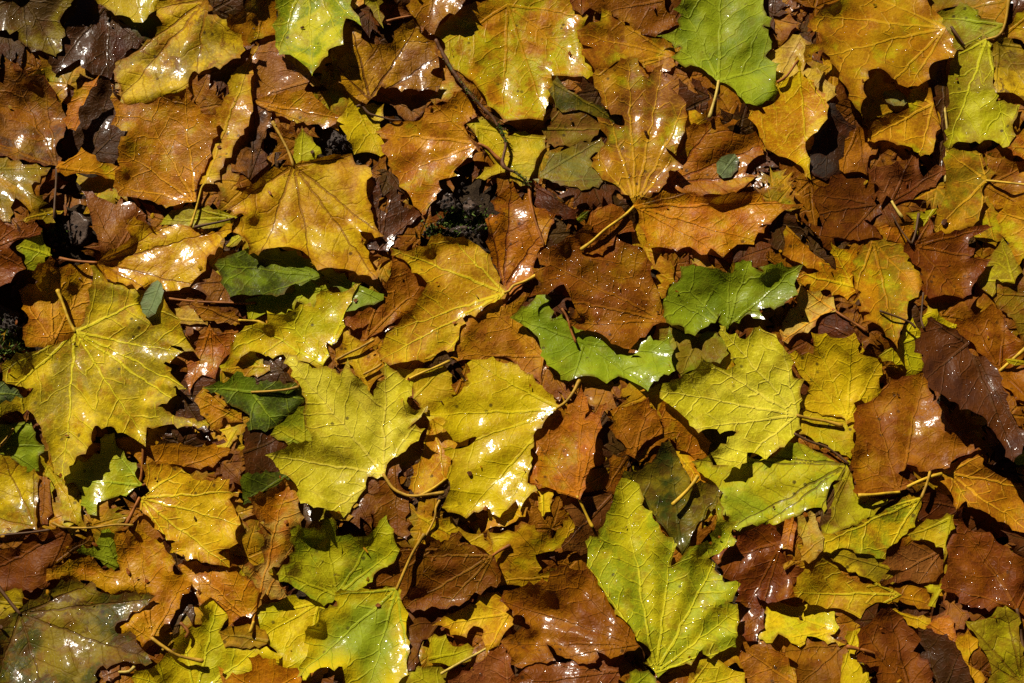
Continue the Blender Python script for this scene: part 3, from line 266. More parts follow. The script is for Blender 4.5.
# ---------------------------------------------------------------- frame, camera, heap
W_PX, H_PX = 1024, 683
LENS, SENSOR = 50.0, 36.0
FPX = LENS/SENSOR*W_PX
DIST, TILT = 1.30, math.radians(20)
CAM = np.array([0.0, -DIST*math.sin(TILT), DIST*math.cos(TILT)])
UPV = np.array([0.0, math.cos(TILT), math.sin(TILT)])
FWD = np.array([0.0, math.sin(TILT), -math.cos(TILT)])
RGT = np.array([1.0, 0.0, 0.0])
MM = 0.001
PXMM = DIST/FPX*1000     # millimetres spanned by one pixel at the heap

def world(px, py, z):
    """Points of the heap: frame position + height above the soil (metres) -> world."""
    px = np.asarray(px, float); py = np.asarray(py, float); z = np.asarray(z, float)
    a = (px-W_PX/2)/FPX; b = -(py-H_PX/2)/FPX
    d = FWD[None]*1.0 + RGT[None]*a.reshape(-1,1) + UPV[None]*b.reshape(-1,1)
    t = (z.reshape(-1)-CAM[2])/d[:,2]
    return CAM[None]+d*t[:,None]

TX = dict(a=0, b=250, c=500, d=760); TY = {'1':0,'2':170,'3':340,'4':503}
def parse(s):
    out=[]; ox=oy=0
    for tok in s.split():
        if tok[0] in 'abcd' and tok[1:] in TY: ox,oy = TX[tok[0]], TY[tok[1]]
        else:
            x,y = tok.split(','); out.append((ox+float(x)/3.795, oy+float(y)/3.795))
    return out

C_PX = 2.0                                  # size of a heap cell in pixels
X0,Y0,X1,Y1 = -300,-300,1324,983
NX,NY = int((X1-X0)/C_PX), int((Y1-Y0)/C_PX)
GX = X0+(np.arange(NX)+.5)*C_PX; GY = Y0+(np.arange(NY)+.5)*C_PX
def wob(x, y, s, seed):
    r = random.Random(seed); v = 0*x
    for k in range(5):
        a = r.uniform(0, 6.283); f = (0.7+.55*k)/s*2; p = r.uniform(0, 6.283)
        v = v+np.sin((x*math.cos(a)+y*math.sin(a))*f+p)/(1+.5*k)
    return v/2.2
PILE = np.tile(0.0, (NY,NX)) + wob(GX[None,:]+0*GY[:,None], GY[:,None]+0*GX[None,:], 160, 5)*.0025
SOIL = PILE.copy()
def cells(x, y):
    return (np.asarray(x)-X0)/C_PX-.5, (np.asarray(y)-Y0)/C_PX-.5
def bil(A, fx, fy):
    fx = np.clip(fx, 0, A.shape[1]-1.001); fy = np.clip(fy, 0, A.shape[0]-1.001)
    ix = fx.astype(int); iy = fy.astype(int); u = fx-ix; v = fy-iy
    return (A[iy,ix]*(1-u)+A[iy,ix+1]*u)*(1-v)+(A[iy+1,ix]*(1-u)+A[iy+1,ix+1]*u)*v
def pile_at(x, y): return bil(PILE, *cells(x, y))
def box(A, r):
    for ax in (0,1):
        P = np.concatenate([np.repeat(A.take([0],ax), r+1, ax), A, np.repeat(A.take([-1],ax), r, ax)], ax)
        S = np.cumsum(P, ax); n = A.shape[ax]
        A = (S.take(range(2*r+1, 2*r+1+n),ax)-S.take(range(0,n),ax))/(2*r+1)
    return A
def dil(A, r=1):
    for ax in (0,1):
        B = A.copy()
        for k in range(1, r+1):
            B = np.maximum(B, np.maximum(np.roll(A,k,ax), np.roll(A,-k,ax)))
        A = B
    return A
def inside(px, py, poly):
    m = np.zeros(px.shape, bool); n = len(poly)
    for i in range(n):
        x1,y1 = poly[i]; x2,y2 = poly[(i+1)%n]
        if y1==y2: continue
        c = ((y1>py)!=(y2>py)) & (px < (x2-x1)*(py-y1)/(y2-y1)+x1)
        m ^= c
    return m
def edge_dist(px, py, poly):
    d = np.full(px.shape, 1e9); n = len(poly)
    for i in range(n):
        x1,y1 = poly[i]; x2,y2 = poly[(i+1)%n]; dx,dy = x2-x1,y2-y1; L2 = dx*dx+dy*dy+1e-9
        t = np.clip(((px-x1)*dx+(py-y1)*dy)/L2, 0, 1)
        d = np.minimum(d, (px-x1-t*dx)**2+(py-y1-t*dy)**2)
    return np.sqrt(d)

# ---------------------------------------------------------------- pigments (linear base colours)
PIG = dict(
 Y=(.60,.395,.006), BY=(.68,.485,.005), PY=(.69,.61,.035), LY=(.46,.40,.006), LG=(.27,.32,.009), G=(.155,.21,.005),
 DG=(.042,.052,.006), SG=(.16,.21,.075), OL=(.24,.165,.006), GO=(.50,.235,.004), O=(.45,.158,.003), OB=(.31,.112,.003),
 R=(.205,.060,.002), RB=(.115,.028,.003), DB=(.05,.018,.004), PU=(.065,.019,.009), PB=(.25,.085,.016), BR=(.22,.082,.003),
 UM=(.085,.040,.006), PT=(.50,.33,.06), GY=(.05,.04,.032), GR=(.15,.135,.025))
MOTTLE = dict(PY=.35, BY=.5, LG=.45, G=.4, LY=.6, SG=.3)
STALK = dict(gold=(.55,.33,.015), ochre=(.40,.22,.015), rust=(.28,.09,.01), dark=(.09,.04,.012), pale=(.48,.34,.06), bark=(.13,.05,.016))

def nodes_of(m):
    m.use_nodes = True; nt = m.node_tree; nt.nodes.clear(); return nt
class NB:
    def __init__(s, nt): s.nt = nt
    def n(s, t, **k):
        nd = s.nt.nodes.new(t)
        for a,b in k.items(): setattr(nd, a, b)
        return nd
    def put(s, sock, v):
        if hasattr(v, 'is_output'): s.nt.links.new(v, sock)
        else: sock.default_value = v
    def math(s, op, a, b=None, c=None, clamp=False):
        nd = s.n('ShaderNodeMath', operation=op, use_clamp=clamp)
        for i,v in enumerate((a,b,c)):
            if v is not None: s.put(nd.inputs[i], v)
        return nd.outputs[0]
    def mix(s, f, a, b):
        nd = s.n('ShaderNodeMix', data_type='RGBA')
        s.put(nd.inputs[0], f); s.put(nd.inputs[6], a); s.put(nd.inputs[7], b); return nd.outputs[2]
    def ramp(s, v, lo, hi):
        nd = s.n('ShaderNodeMapRange', interpolation_type='SMOOTHSTEP')
        s.put(nd.inputs[0], v); s.put(nd.inputs[1], lo); s.put(nd.inputs[2], hi); return nd.outputs[0]
    def noise(s, vec, scale, detail=3, rough=.55, dist=0):
        nd = s.n('ShaderNodeTexNoise'); s.put(nd.inputs['Vector'], vec); nd.inputs['Scale'].default_value = scale
        nd.inputs['Detail'].default_value = detail; nd.inputs['Roughness'].default_value = rough; nd.inputs['Distortion'].default_value = dist
        return nd.outputs['Fac']
    def coords(s):
        tc = s.n('ShaderNodeTexCoord'); oi = s.n('ShaderNodeObjectInfo')
        mul = s.n('ShaderNodeVectorMath', operation='SCALE'); cb = s.n('ShaderNodeCombineXYZ')
        s.put(cb.inputs[0], oi.outputs['Random']); r2 = s.math('FRACT', s.math('MULTIPLY', oi.outputs['Random'], 17.3)); s.put(cb.inputs[1], r2)
        s.put(mul.inputs[0], cb.outputs[0]); mul.inputs['Scale'].default_value = 7.0
        ad = s.n('ShaderNodeVectorMath', operation='ADD'); s.put(ad.inputs[0], tc.outputs['Object']); s.put(ad.inputs[1], mul.outputs[0])
        return ad.outputs[0], oi.outputs['Random'], r2
def rgba(c, k=1.0): return (min(c[0]*k,.9), min(c[1]*k,.9), min(c[2]*k,.9), 1)

LEAFMATS = {}
CRUMPLE = dict(R=1.7,RB=2.0,OB=1.5,DB=2.0,PB=1.8,BR=1.6,UM=1.5,O=1.2,GO=1.0,PU=1.4)
def leaf_material(A, B, spots=.15, veins='mid', wet=.5, rimmix=0):
    key = (A,B,round(spots,1),veins,round(wet,1),rimmix)
    if key in LEAFMATS: return LEAFMATS[key]
    m = bpy.data.materials.new('leaf_'+A.lower()+'_'+B.lower()); nt = nodes_of(m); q = NB(nt)
    a, b = PIG[A], PIG[B]
    vec, rnd, rnd2 = q.coords()
    av = q.n('ShaderNodeAttribute', attribute_name='vein'); sp = q.n('ShaderNodeSeparateXYZ'); q.put(sp.inputs[0], av.outputs['Vector'])
    s_, d_, l_ = sp.outputs
    wv = q.math('MULTIPLY', q.math('SUBTRACT', q.noise(vec, 50, 2), .5), 9.0)      # veins wander a little
    ad = q.math('ABSOLUTE', q.math('ADD', d_, q.math('MULTIPLY', wv, q.ramp(s_, 4.0, 40.0))))
    sn = q.math('DIVIDE', s_, l_)
    w = q.math('ADD', q.math('MULTIPLY', q.math('SUBTRACT', 1.0, sn, clamp=True), 1.0), .35)
    main = q.math('SUBTRACT', 1.0, q.ramp(ad, q.math('MULTIPLY', w, .55), q.math('MULTIPLY', w, 1.6)))
    u = q.math('ADD', q.math('SUBTRACT', s_, q.math('MULTIPLY', ad, .75)), q.math('MULTIPLY', q.math('SUBTRACT', q.noise(vec, 24, 3), .5), 26.0))
    per = q.math('ADD', 14.0, q.math('MULTIPLY', rnd2, 8.0))
    fr = q.math('ABSOLUTE', q.math('SUBTRACT', q.math('FRACT', q.math('ADD', q.math('DIVIDE', u, per), 10.0)), .5))
    dsec = q.math('MULTIPLY', fr, per)
    sec = q.math('MULTIPLY', q.math('SUBTRACT', 1.0, q.ramp(dsec, .25, 1.3)), q.math('MULTIPLY', q.ramp(q.noise(vec, 26, 2), .28, .5), q.math('SUBTRACT', 1.0, q.ramp(ad, 22.0, 55.0))))
    vo = q.n('ShaderNodeTexVoronoi', feature='DISTANCE_TO_EDGE'); q.put(vo.inputs['Vector'], vec); vo.inputs['Scale'].default_value = 230
    ter = q.math('SUBTRACT', 1.0, q.ramp(vo.outputs['Distance'], .02, .16))
    ae = q.n('ShaderNodeAttribute', attribute_name='edge').outputs['Fac']
    big = q.noise(vec, 19, 3, .62, .6); mid = q.noise(vec, 60, 3, .62); fine = q.noise(vec, 300, 3, .75)
    if rimmix:
        f = q.math('ADD', q.math('SUBTRACT', 1.0, q.ramp(ae, 2.0, 26.0)), q.math('MULTIPLY', q.math('SUBTRACT', big, .5), 1.6), clamp=True)
    else:
        f = q.math('ADD', q.ramp(big, .41, .57), q.math('MULTIPLY', q.math('SUBTRACT', 1.0, q.ramp(ae, 0.0, 9.0)), .35), clamp=True)
        f = q.math('MULTIPLY', f, .92)
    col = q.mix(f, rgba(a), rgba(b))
    if A in ('R','RB','OB','BR','O','GO'): col = q.mix(q.math('MULTIPLY', q.ramp(q.noise(vec, 31, 3, .6), .5, .7), .55), col, (min(a[0]*1.7+.05,.5), a[1]*2.2+.03, a[2]*1.2, 1))
    # age: browning patches and fine mottling, pigment that belongs to the leaf
    brown = tuple(x*y for x,y in zip((a[0]*.5+.07, a[1]*.33+.02, a[2]*.4+.004), (1,1,1)))
    col = q.mix(q.math('MULTIPLY', q.ramp(mid, .49, .66), .7*MOTTLE.get(A,1)), col, rgba(brown))
    pale = (a[0]*1.35, a[1]*1.35, a[2]*1.3)
    col = q.mix(q.math('MULTIPLY', q.ramp(fine, .5, .7), .45), col, rgba(pale))
    col = q.mix(q.math('MULTIPLY', q.ramp(fine, .5, .3), .45*MOTTLE.get(A,1)), col, rgba(brown, .7))
    if spots > 0:
        lo = .74-.22*spots
        sf = q.ramp(q.noise(vec, 38, 5, .7, .8), lo, lo+.07)
        col = q.mix(q.math('MULTIPLY', sf, .85), col, (brown[0]*.45, brown[1]*.42, brown[2]*.6, 1))
        v2 = q.n('ShaderNodeTexVoronoi'); q.put(v2.inputs['Vector'], vec); v2.inputs['Scale'].default_value = 90
        pf = q.math('MULTIPLY', q.math('SUBTRACT', 1.0, q.ramp(v2.outputs['Distance'], .10, .2)), q.ramp(q.noise(vec, 20), .5, .62))
        col = q.mix(q.math('MULTIPLY', pf, .8), col, (.035,.018,.008,1))
    rimf = q.math('MULTIPLY', q.math('SUBTRACT', 1.0, q.ramp(ae, .4, 3.2)), q.ramp(q.noise(vec, 45), .42, .6))
    col = q.mix(q.math('MULTIPLY', rimf, .7), col, (brown[0]*.6, brown[1]*.5, brown[2]*.6, 1))
    if veins == 'light': vc, vk, sk = (min(a[0]*1.2+.10,.72), min(a[1]*1.3+.065,.6), a[2]*1.5+.008), .75, .4
    elif veins == 'dark': vc, vk, sk = (a[0]*.42+.01, a[1]*.26+.006, a[2]*.4+.003), .8, .34
    else: vc, vk, sk = (min(a[0]*1.12+.03,.7), min(a[1]*1.12+.02,.6), a[2]*1.2+.002), .5, .26
    col = q.mix(q.math('MULTIPLY', ter, .10), col, (vc[0],vc[1],vc[2],1))
    col = q.mix(q.math('MULTIPLY', sec, sk), col, (vc[0],vc[1],vc[2],1))
    col = q.mix(q.math('MULTIPLY', main, vk), col, (vc[0],vc[1],vc[2],1))
    hs = q.n('ShaderNodeHueSaturation'); q.put(hs.inputs['Color'], col)
    q.put(hs.inputs['Value'], q.math('ADD', .86, q.math('MULTIPLY', rnd, .28))); q.put(hs.inputs['Hue'], q.math('ADD', .493, q.math('MULTIPLY', rnd2, .014)))
    col = hs.outputs[0]
    # relief
    sgn = -1.0 if veins == 'dark' else 1.0
    h = q.math('MULTIPLY', main, .5*sgn)
    h = q.math('ADD', h, q.math('MULTIPLY', sec, (.42 if veins=='light' else .26)*sgn))
    h = q.math('ADD', h, q.math('MULTIPLY', ter, .09*sgn))
    h = q.math('ADD', h, q.math('MULTIPLY', mid, 1.0))
    h = q.math('ADD', h, q.math('MULTIPLY', fine, .22))
    bp = q.n('ShaderNodeBump'); bp.inputs['Strength'].default_value = .9; bp.inputs['Distance'].default_value = .0018 if CRUMPLE.get(A,0)>1.1 else .0012; q.put(bp.inputs['Height'], h)
    film = q.noise(vec, 170, 2, .55)
    bw = q.n('ShaderNodeBump'); bw.inputs['Strength'].default_value = .42; bw.inputs['Distance'].default_value = .0012; q.put(bw.inputs['Height'], q.math('ADD', film, q.math('MULTIPLY', main, .25*sgn)))
    P = q.n('ShaderNodeBsdfPrincipled'); q.put(P.inputs['Base Color'], col)
    wetf = q.ramp(q.noise(vec, 22, 3, .6), min(.62-.30*wet,.6), .80-.24*wet)
    q.put(P.inputs['Roughness'], q.math('SUBTRACT', .52, q.math('MULTIPLY', wetf, .14)))
    P.inputs['Specular IOR Level'].default_value = .10
    q.put(P.inputs['Normal'], bp.outputs[0])
    q.put(P.inputs['Coat Weight'], q.math('MULTIPLY', wetf, .2+.42*wet))
    P.inputs['Coat Roughness'].default_value = .15; P.inputs['Coat IOR'].default_value = 1.38
    q.put(P.inputs['Coat Normal'], bw.outputs[0])
    T = q.n('ShaderNodeBsdfTranslucent'); q.put(T.inputs['Color'], col); q.put(T.inputs['Normal'], bp.outputs[0])
    mx = q.n('ShaderNodeMixShader'); mx.inputs[0].default_value = .27
    nt.links.new(P.outputs[0], mx.inputs[1]); nt.links.new(T.outputs[0], mx.inputs[2])
    o = q.n('ShaderNodeOutputMaterial'); nt.links.new(mx.outputs[0], o.inputs[0])
    LEAFMATS[key] = m; return m
STALKMATS = {}
def stalk_material(name):
    if name in STALKMATS: return STALKMATS[name]
    c = STALK[name]; m = bpy.data.materials.new('stalk_'+name); nt = nodes_of(m); q = NB(nt); vec,rnd,r2 = q.coords()
    bark = name == 'bark'
    f = q.noise(vec, 160 if bark else 90, 4, .65)
    col = q.mix(q.ramp(f, .35, .7), rgba(c, 1.15), rgba(c, .55))
    if bark: col = q.mix(q.math('MULTIPLY', q.ramp(q.noise(vec, 45), .56, .66), .8), col, (.10,.13,.05,1))
    P = q.n('ShaderNodeBsdfPrincipled'); q.put(P.inputs['Base Color'], col); P.inputs['Roughness'].default_value = .6
    P.inputs['Specular IOR Level'].default_value = .25
    bp = q.n('ShaderNodeBump'); bp.inputs['Strength'].default_value = .6 if bark else .3; bp.inputs['Distance'].default_value = .001; q.put(bp.inputs['Height'], f); q.put(P.inputs['Normal'], bp.outputs[0])
    o = q.n('ShaderNodeOutputMaterial'); nt.links.new(P.outputs[0], o.inputs[0]); STALKMATS[name] = m; return m
def plain_material(name, c1, c2, scale, rough, bump, coat=0, scale2=None):
    m = bpy.data.materials.new(name); nt = nodes_of(m); q = NB(nt); vec,rnd,r2 = q.coords()
    f = q.noise(vec, scale, 6, .7); g = q.noise(vec, scale2 or scale*5, 4, .7)
    col = q.mix(q.ramp(f, .35, .68), (*c1,1), (*c2,1)); col = q.mix(q.math('MULTIPLY', q.ramp(g, .5, .75), .5), col, (c1[0]*1.8,c1[1]*1.7,c1[2]*1.6,1))
    P = q.n('ShaderNodeBsdfPrincipled'); q.put(P.inputs['Base Color'], col); P.inputs['Roughness'].default_value = rough; P.inputs['Specular IOR Level'].default_value = .12; P.inputs['Coat Weight'].default_value = coat; P.inputs['Coat Roughness'].default_value = .2
    bp = q.n('ShaderNodeBump'); bp.inputs['Strength'].default_value = .9; bp.inputs['Distance'].default_value = bump; q.put(bp.inputs['Height'], q.math('ADD', f, q.math('MULTIPLY', g, .6))); q.put(P.inputs['Normal'], bp.outputs[0])
    o = q.n('ShaderNodeOutputMaterial'); nt.links.new(P.outputs[0], o.inputs[0]); return m

# ---------------------------------------------------------------- objects
SC = bpy.context.scene; COL = SC.collection
def link_mesh(name, verts, faces, mat, parent=None, loc=(0,0,0), smooth=True):
    me = bpy.data.meshes.new(name); v = np.asarray(verts)-np.asarray(loc)[None]
    me.from_pydata(v.tolist(), [], faces); me.update()
    if smooth: me.polygons.foreach_set('use_smooth', [True]*len(me.polygons))
    if mat: me.materials.append(mat)
    o = bpy.data.objects.new(name, me); COL.objects.link(o)
    if parent: o.parent = parent
    else: o.location = loc
    return o
def tag(o, label, cat, group=None):
    o['label'] = label; o['category'] = cat
    if group: o['group'] = group

def refine(pts, rng, rough=1.0, teeth=1.0):
    """Traced corners -> a leaf margin: gently bowed runs between the teeth with small irregularities."""
    P = []
    for x,y in pts:
        if x < -3: x = x*3.2+rng.uniform(-7,7)
        if y < -3: y = y*3.2+rng.uniform(-7,7)
        if x > W_PX+3: x = W_PX+(x-W_PX)*3.2+rng.uniform(-7,7)
        if y > H_PX+3: y = H_PX+(y-H_PX)*3.2+rng.uniform(-7,7)
        P.append((x,y))
    out = []; n = len(P); area = sum(P[i][0]*P[(i+1)%n][1]-P[(i+1)%n][0]*P[i][1] for i in range(n))
    sg = 1 if area > 0 else -1
    if teeth > 0:                       # sharper lobe tips, deeper notches
        S = []
        for i in range(n):
            (ax,ay),(bx,by),(cx_,cy_) = P[i-1],P[i],P[(i+1)%n]
            ux,uy,vx,vy = ax-bx,ay-by,cx_-bx,cy_-by; lu,lv_ = math.hypot(ux,uy)+1e-6,math.hypot(vx,vy)+1e-6
            cr = ((bx-ax)*(cy_-by)-(by-ay)*(cx_-bx))*sg; ang = math.degrees(math.acos(max(-1,min(1,(ux*vx+uy*vy)/lu/lv_))))
            mx_,my_ = ux/lu+vx/lv_,uy/lu+vy/lv_; lm = math.hypot(mx_,my_)+1e-6; reach = min(lu,lv_)
            k_ = 0
            if ang < 135: k_ = -min(.22*reach,rng.uniform(2.2,4.2)) if cr > 0 else -min(.2*reach,rng.uniform(1.2,2.8))
            S.append((bx+mx_/lm*k_, by+my_/lm*k_))
        P = S
    Q = []
    for i in range(n):
        (x1,y1),(x2,y2) = P[i],P[(i+1)%n]; l = math.hypot(x2-x1,y2-y1)
        if l < .8: continue
        Q.append((x1,y1))
        if l > 11 and teeth > 0:
            nx,ny = (y2-y1)/l*sg, -(x2-x1)/l*sg; k = int(l/rng.uniform(9,17)); t = 0
            for a in range(k):
                t = (a+rng.uniform(.35,.75))/k
                if rng.random() < .66 and .06 < t < .95:
                    h = rng.uniform(1.4,4.4)*teeth; w = rng.uniform(3.0,5.5)/l*rng.choice((1,-1))
                    Q.append((x1+(x2-x1)*t+nx*h, y1+(y2-y1)*t+ny*h))
                    Q.append((x1+(x2-x1)*(t+abs(w))-nx*rng.uniform(0,.9), y1+(y2-y1)*(t+abs(w))-ny*rng.uniform(0,.9)))
    P = Q; n = len(P)
    for i in range(n):
        (x1,y1),(x2,y2) = P[i],P[(i+1)%n]; l = math.hypot(x2-x1,y2-y1)
        if l < .6: continue
        out.append((x1,y1)); k = int(l/3.4)
        nx,ny = (y2-y1)/l*sg, -(x2-x1)/l*sg
        bow = rng.uniform(-.14,.0)*min(l,26)*rough; j1 = 0
        for a in range(1, k):
            t = a/k; j1 = j1*.4+rng.gauss(0,.2)*rough
            o = bow*4*t*(1-t)+j1
            out.append((x1+(x2-x1)*t+nx*o, y1+(y2-y1)*t+ny*o))
    return out

def vein_field(X, Y, base, tips):
    """nearest main vein of every point: its number, run s, signed offset d, length"""
    best = np.full(X.shape, 1e9); S = np.zeros(X.shape); D = np.zeros(X.shape); LL = np.ones(X.shape); ID = np.zeros(X.shape,int)
    for i,(tx,ty) in enumerate(tips):
        dx,dy = tx-base[0],ty-base[1]; l = math.hypot(dx,dy)+1e-6; dx/=l; dy/=l
        s = (X-base[0])*dx+(Y-base[1])*dy; d = (X-base[0])*dy-(Y-base[1])*dx
        c = np.hypot(d, np.where(s<0, s, np.where(s>l, s-l, 0)))+np.where(s<0, -s*.5, 0)
        m = c<best; best[m]=c[m]; S[m]=s[m]; D[m]=d[m]; LL[m]=l; ID[m]=i
    return ID,S,D,LL

def drape(poly, base, tips, o, rng, gap=.0005):
    """Lay a sheet with this margin on the heap; returns the height raster window and its origin."""
    xs = [p[0] for p in poly]; ys = [p[1] for p in poly]; pad = 12
    i0 = max(0,int((min(xs)-X0)/C_PX)-pad); i1 = min(NX,int((max(xs)-X0)/C_PX)+pad)
    j0 = max(0,int((min(ys)-Y0)/C_PX)-pad); j1 = min(NY,int((max(ys)-Y0)/C_PX)+pad)
    X = np.repeat(GX[None,i0:i1], j1-j0, 0); Y = np.repeat(GY[j0:j1,None], i1-i0, 1)
    M = inside(X,Y,poly); E = edge_dist(X,Y,poly)
    if M.sum() < 4: M |= E < C_PX
    near = M | (E < 3.5)
    P = PILE[j0:j1,i0:i1]; D1 = dil(P,1)
    # plane through what lies below
    A = np.stack([np.ones(M.sum()), X[M], Y[M]],1); co,*_ = np.linalg.lstsq(A, P[M], rcond=None)
    lim = .00016; co[1:] = np.clip(co[1:], -lim, lim); co[0] = np.mean(P[M]-co[1]*X[M]-co[2]*Y[M])
    plane = co[0]+co[1]*X+co[2]*Y
    plane = plane+np.percentile((P-plane)[M], 84)
    ID,S,D,LL = vein_field(X,Y,base,tips)
    size = math.sqrt(M.sum())*C_PX; k = min(1.0, size/90)
    seed = rng.randrange(10**6)
    ridge = o.get('ridge', .8)*(-1 if o.get('veins')=='dark' else (1 if o.get('veins')=='light' else -.6))
    taper = np.clip(1-S/LL*.6, .2, 1)
    R = ridge*np.exp(-(D/2.6)**2)*taper*k
    R += o.get('fold', rng.uniform(.12,.40))*np.minimum(np.abs(D),50)*PXMM*np.clip(S/25,0,1)*k
    R += o.get('quilt', .6)*.6*np.cos((S-.85*np.abs(D))/rng.uniform(11,16)*6.283)*np.clip(np.abs(D)/9,0,1)*k
    R += wob(X,Y,75,seed)*4.4*k + wob(X,Y,28,seed+1)*1.4*k + wob(X,Y,12,seed+2)*.42 - np.abs(wob(X,Y,17,seed+8))*.9
    cr = o.get('crumple', CRUMPLE.get(o.get('col','DB').split('/')[0], .8))*k
    R += (cr+.5)*(2.6*np.abs(wob(X,Y,46,seed+5))+1.1*np.abs(wob(X,Y,20,seed+6)))
    curl = o.get('curl', rng.uniform(2.0,6.5))*k*1.3
    ed = np.clip(1-E/18.0,0,1); ed = np.where(M,ed,1)
    R += curl*ed**2*(.5+.8*wob(X,Y,40,seed+3))
    for (tx,ty) in tips:
        r = np.hypot(X-tx,Y-ty); te = float(edge_dist(np.array([tx]),np.array([ty]),poly)[0]); am = rng.uniform(-2,8)*k
        tl = math.hypot(tx-base[0],ty-base[1])+1e-6; run = ((X-base[0])*(tx-base[0])+(Y-base[1])*(ty-base[1]))/tl-tl      # the last stretch of the lobe turns up
        if te < 7: R += am*np.exp(-(r/30)**2)*np.clip((run+30)/28,0,1)**1.3
    for (lx,ly,hh,rr) in o.get('lift',()): R += hh*np.exp(-(np.hypot(X-lx,Y-ly)/rr)**2)
    R -= np.percentile(R[M], 22)
    lift = R+(o.get('up',0)*2.0+1.5)
    cov = box(box((LAST[j0:j1,i0:i1] > o.get('idx',10**6)).astype(float), 3), 2)          # pressed down by whatever lies on top
    lift = np.where(lift > .6, .6+(lift-.6)*(1-.82*np.clip(cov*1.5-.25,0,1)), lift)
    t = plane+lift*MM
    over = np.clip(t-P-.001,0,.02); t = t-np.where(near, .40*box(over, 6), 0)
    need = np.where(near, np.clip(D1+gap-t, 0, None), 0); d = need.copy()
    st_ = .30*C_PX*PXMM*MM; N_ = 18 if o.get('idx',0) else 6          # a stiff blade bridges bumps with gentle flanks
    for it in range(N_):
        p_ = np.pad(d,1,mode='edge')
        d = np.maximum.reduce([d, p_[:-2,1:-1]-st_, p_[2:,1:-1]-st_, p_[1:-1,:-2]-st_, p_[1:-1,2:]-st_, p_[:-2,:-2]-st_*1.41, p_[2:,2:]-st_*1.41, p_[:-2,2:]-st_*1.41, p_[2:,:-2]-st_*1.41])
    cone = d
    for it in range(8):
        d = np.maximum(box(d, 5 if it<3 else (3 if it<6 else 1)), np.maximum(need, cone*.85))
    for it in range(0):
        d = np.maximum(box(d, 7 if it<4 else (4 if it<9 else 1)), need)
    z = t+d
    sm = box(z,1); z = np.where(near, np.maximum(sm, D1+gap*.6), z)
    PILE[j0:j1,i0:i1] = np.where(M, np.maximum(P, z+.0002), P)
    return z,(i0,j0)
def zat(zr, x, y):
    z,(i0,j0) = zr; fx,fy = cells(x,y); return bil(z, fx-i0, fy-j0)

def sheet(poly, base, tips, step, rng, zr):
    """triangles inside the margin, with vein and margin attributes"""
    xs = [p[0] for p in poly]; ys = [p[1] for p in poly]
    gx = np.arange(min(xs)+step*.5, max(xs), step); gy = np.arange(min(ys)+step*.5, max(ys), step*.87)
    X,Y = np.meshgrid(gx,gy); X = X+(np.arange(len(gy))%2)[:,None]*step*.5
    X = X+np.array([rng.uniform(-.18,.18)*step for _ in range(X.size)]).reshape(X.shape); Y = Y+np.array([rng.uniform(-.18,.18)*step for _ in range(X.size)]).reshape(X.shape)
    m = inside(X,Y,poly); m &= edge_dist(X,Y,poly) > step*.4
    ip = list(zip(X[m].tolist(),Y[m].tolist()))
    vs = [Vector(p) for p in poly]+[Vector(p) for p in ip]; n = len(poly)
    V,Ed,F,_,_,_ = delaunay_2d_cdt(vs, [], [list(range(n))], 1, 1e-4)
    px = np.array([v.x for v in V]); py = np.array([v.y for v in V])
    z = zat(zr,px,py); F = [list(f) for f in F]
    return px,py,z,F
def leaf_attrs(me, px, py, F, poly, base, tips):
    E = edge_dist(px,py,poly)
    at = me.attributes.new('edge','FLOAT','POINT'); at.data.foreach_set('value', E.astype(np.float32))
    Fa = np.array(F); cx = px[Fa].mean(1); cy = py[Fa].mean(1)
    ID,_,_,_ = vein_field(cx,cy,base,tips)
    T = np.array(tips); dx = T[ID,0]-base[0]; dy = T[ID,1]-base[1]; l = np.hypot(dx,dy)+1e-6; dx/=l; dy/=l
    qx = px[Fa]-base[0]; qy = py[Fa]-base[1]
    s = qx*dx[:,None]+qy*dy[:,None]; d = qx*dy[:,None]-qy*dx[:,None]
    out = np.stack([s,d,np.repeat(l[:,None],3,1)],2).astype(np.float32).reshape(-1)
    av = me.attributes.new('vein','FLOAT_VECTOR','CORNER'); av.data.foreach_set('vector', out)

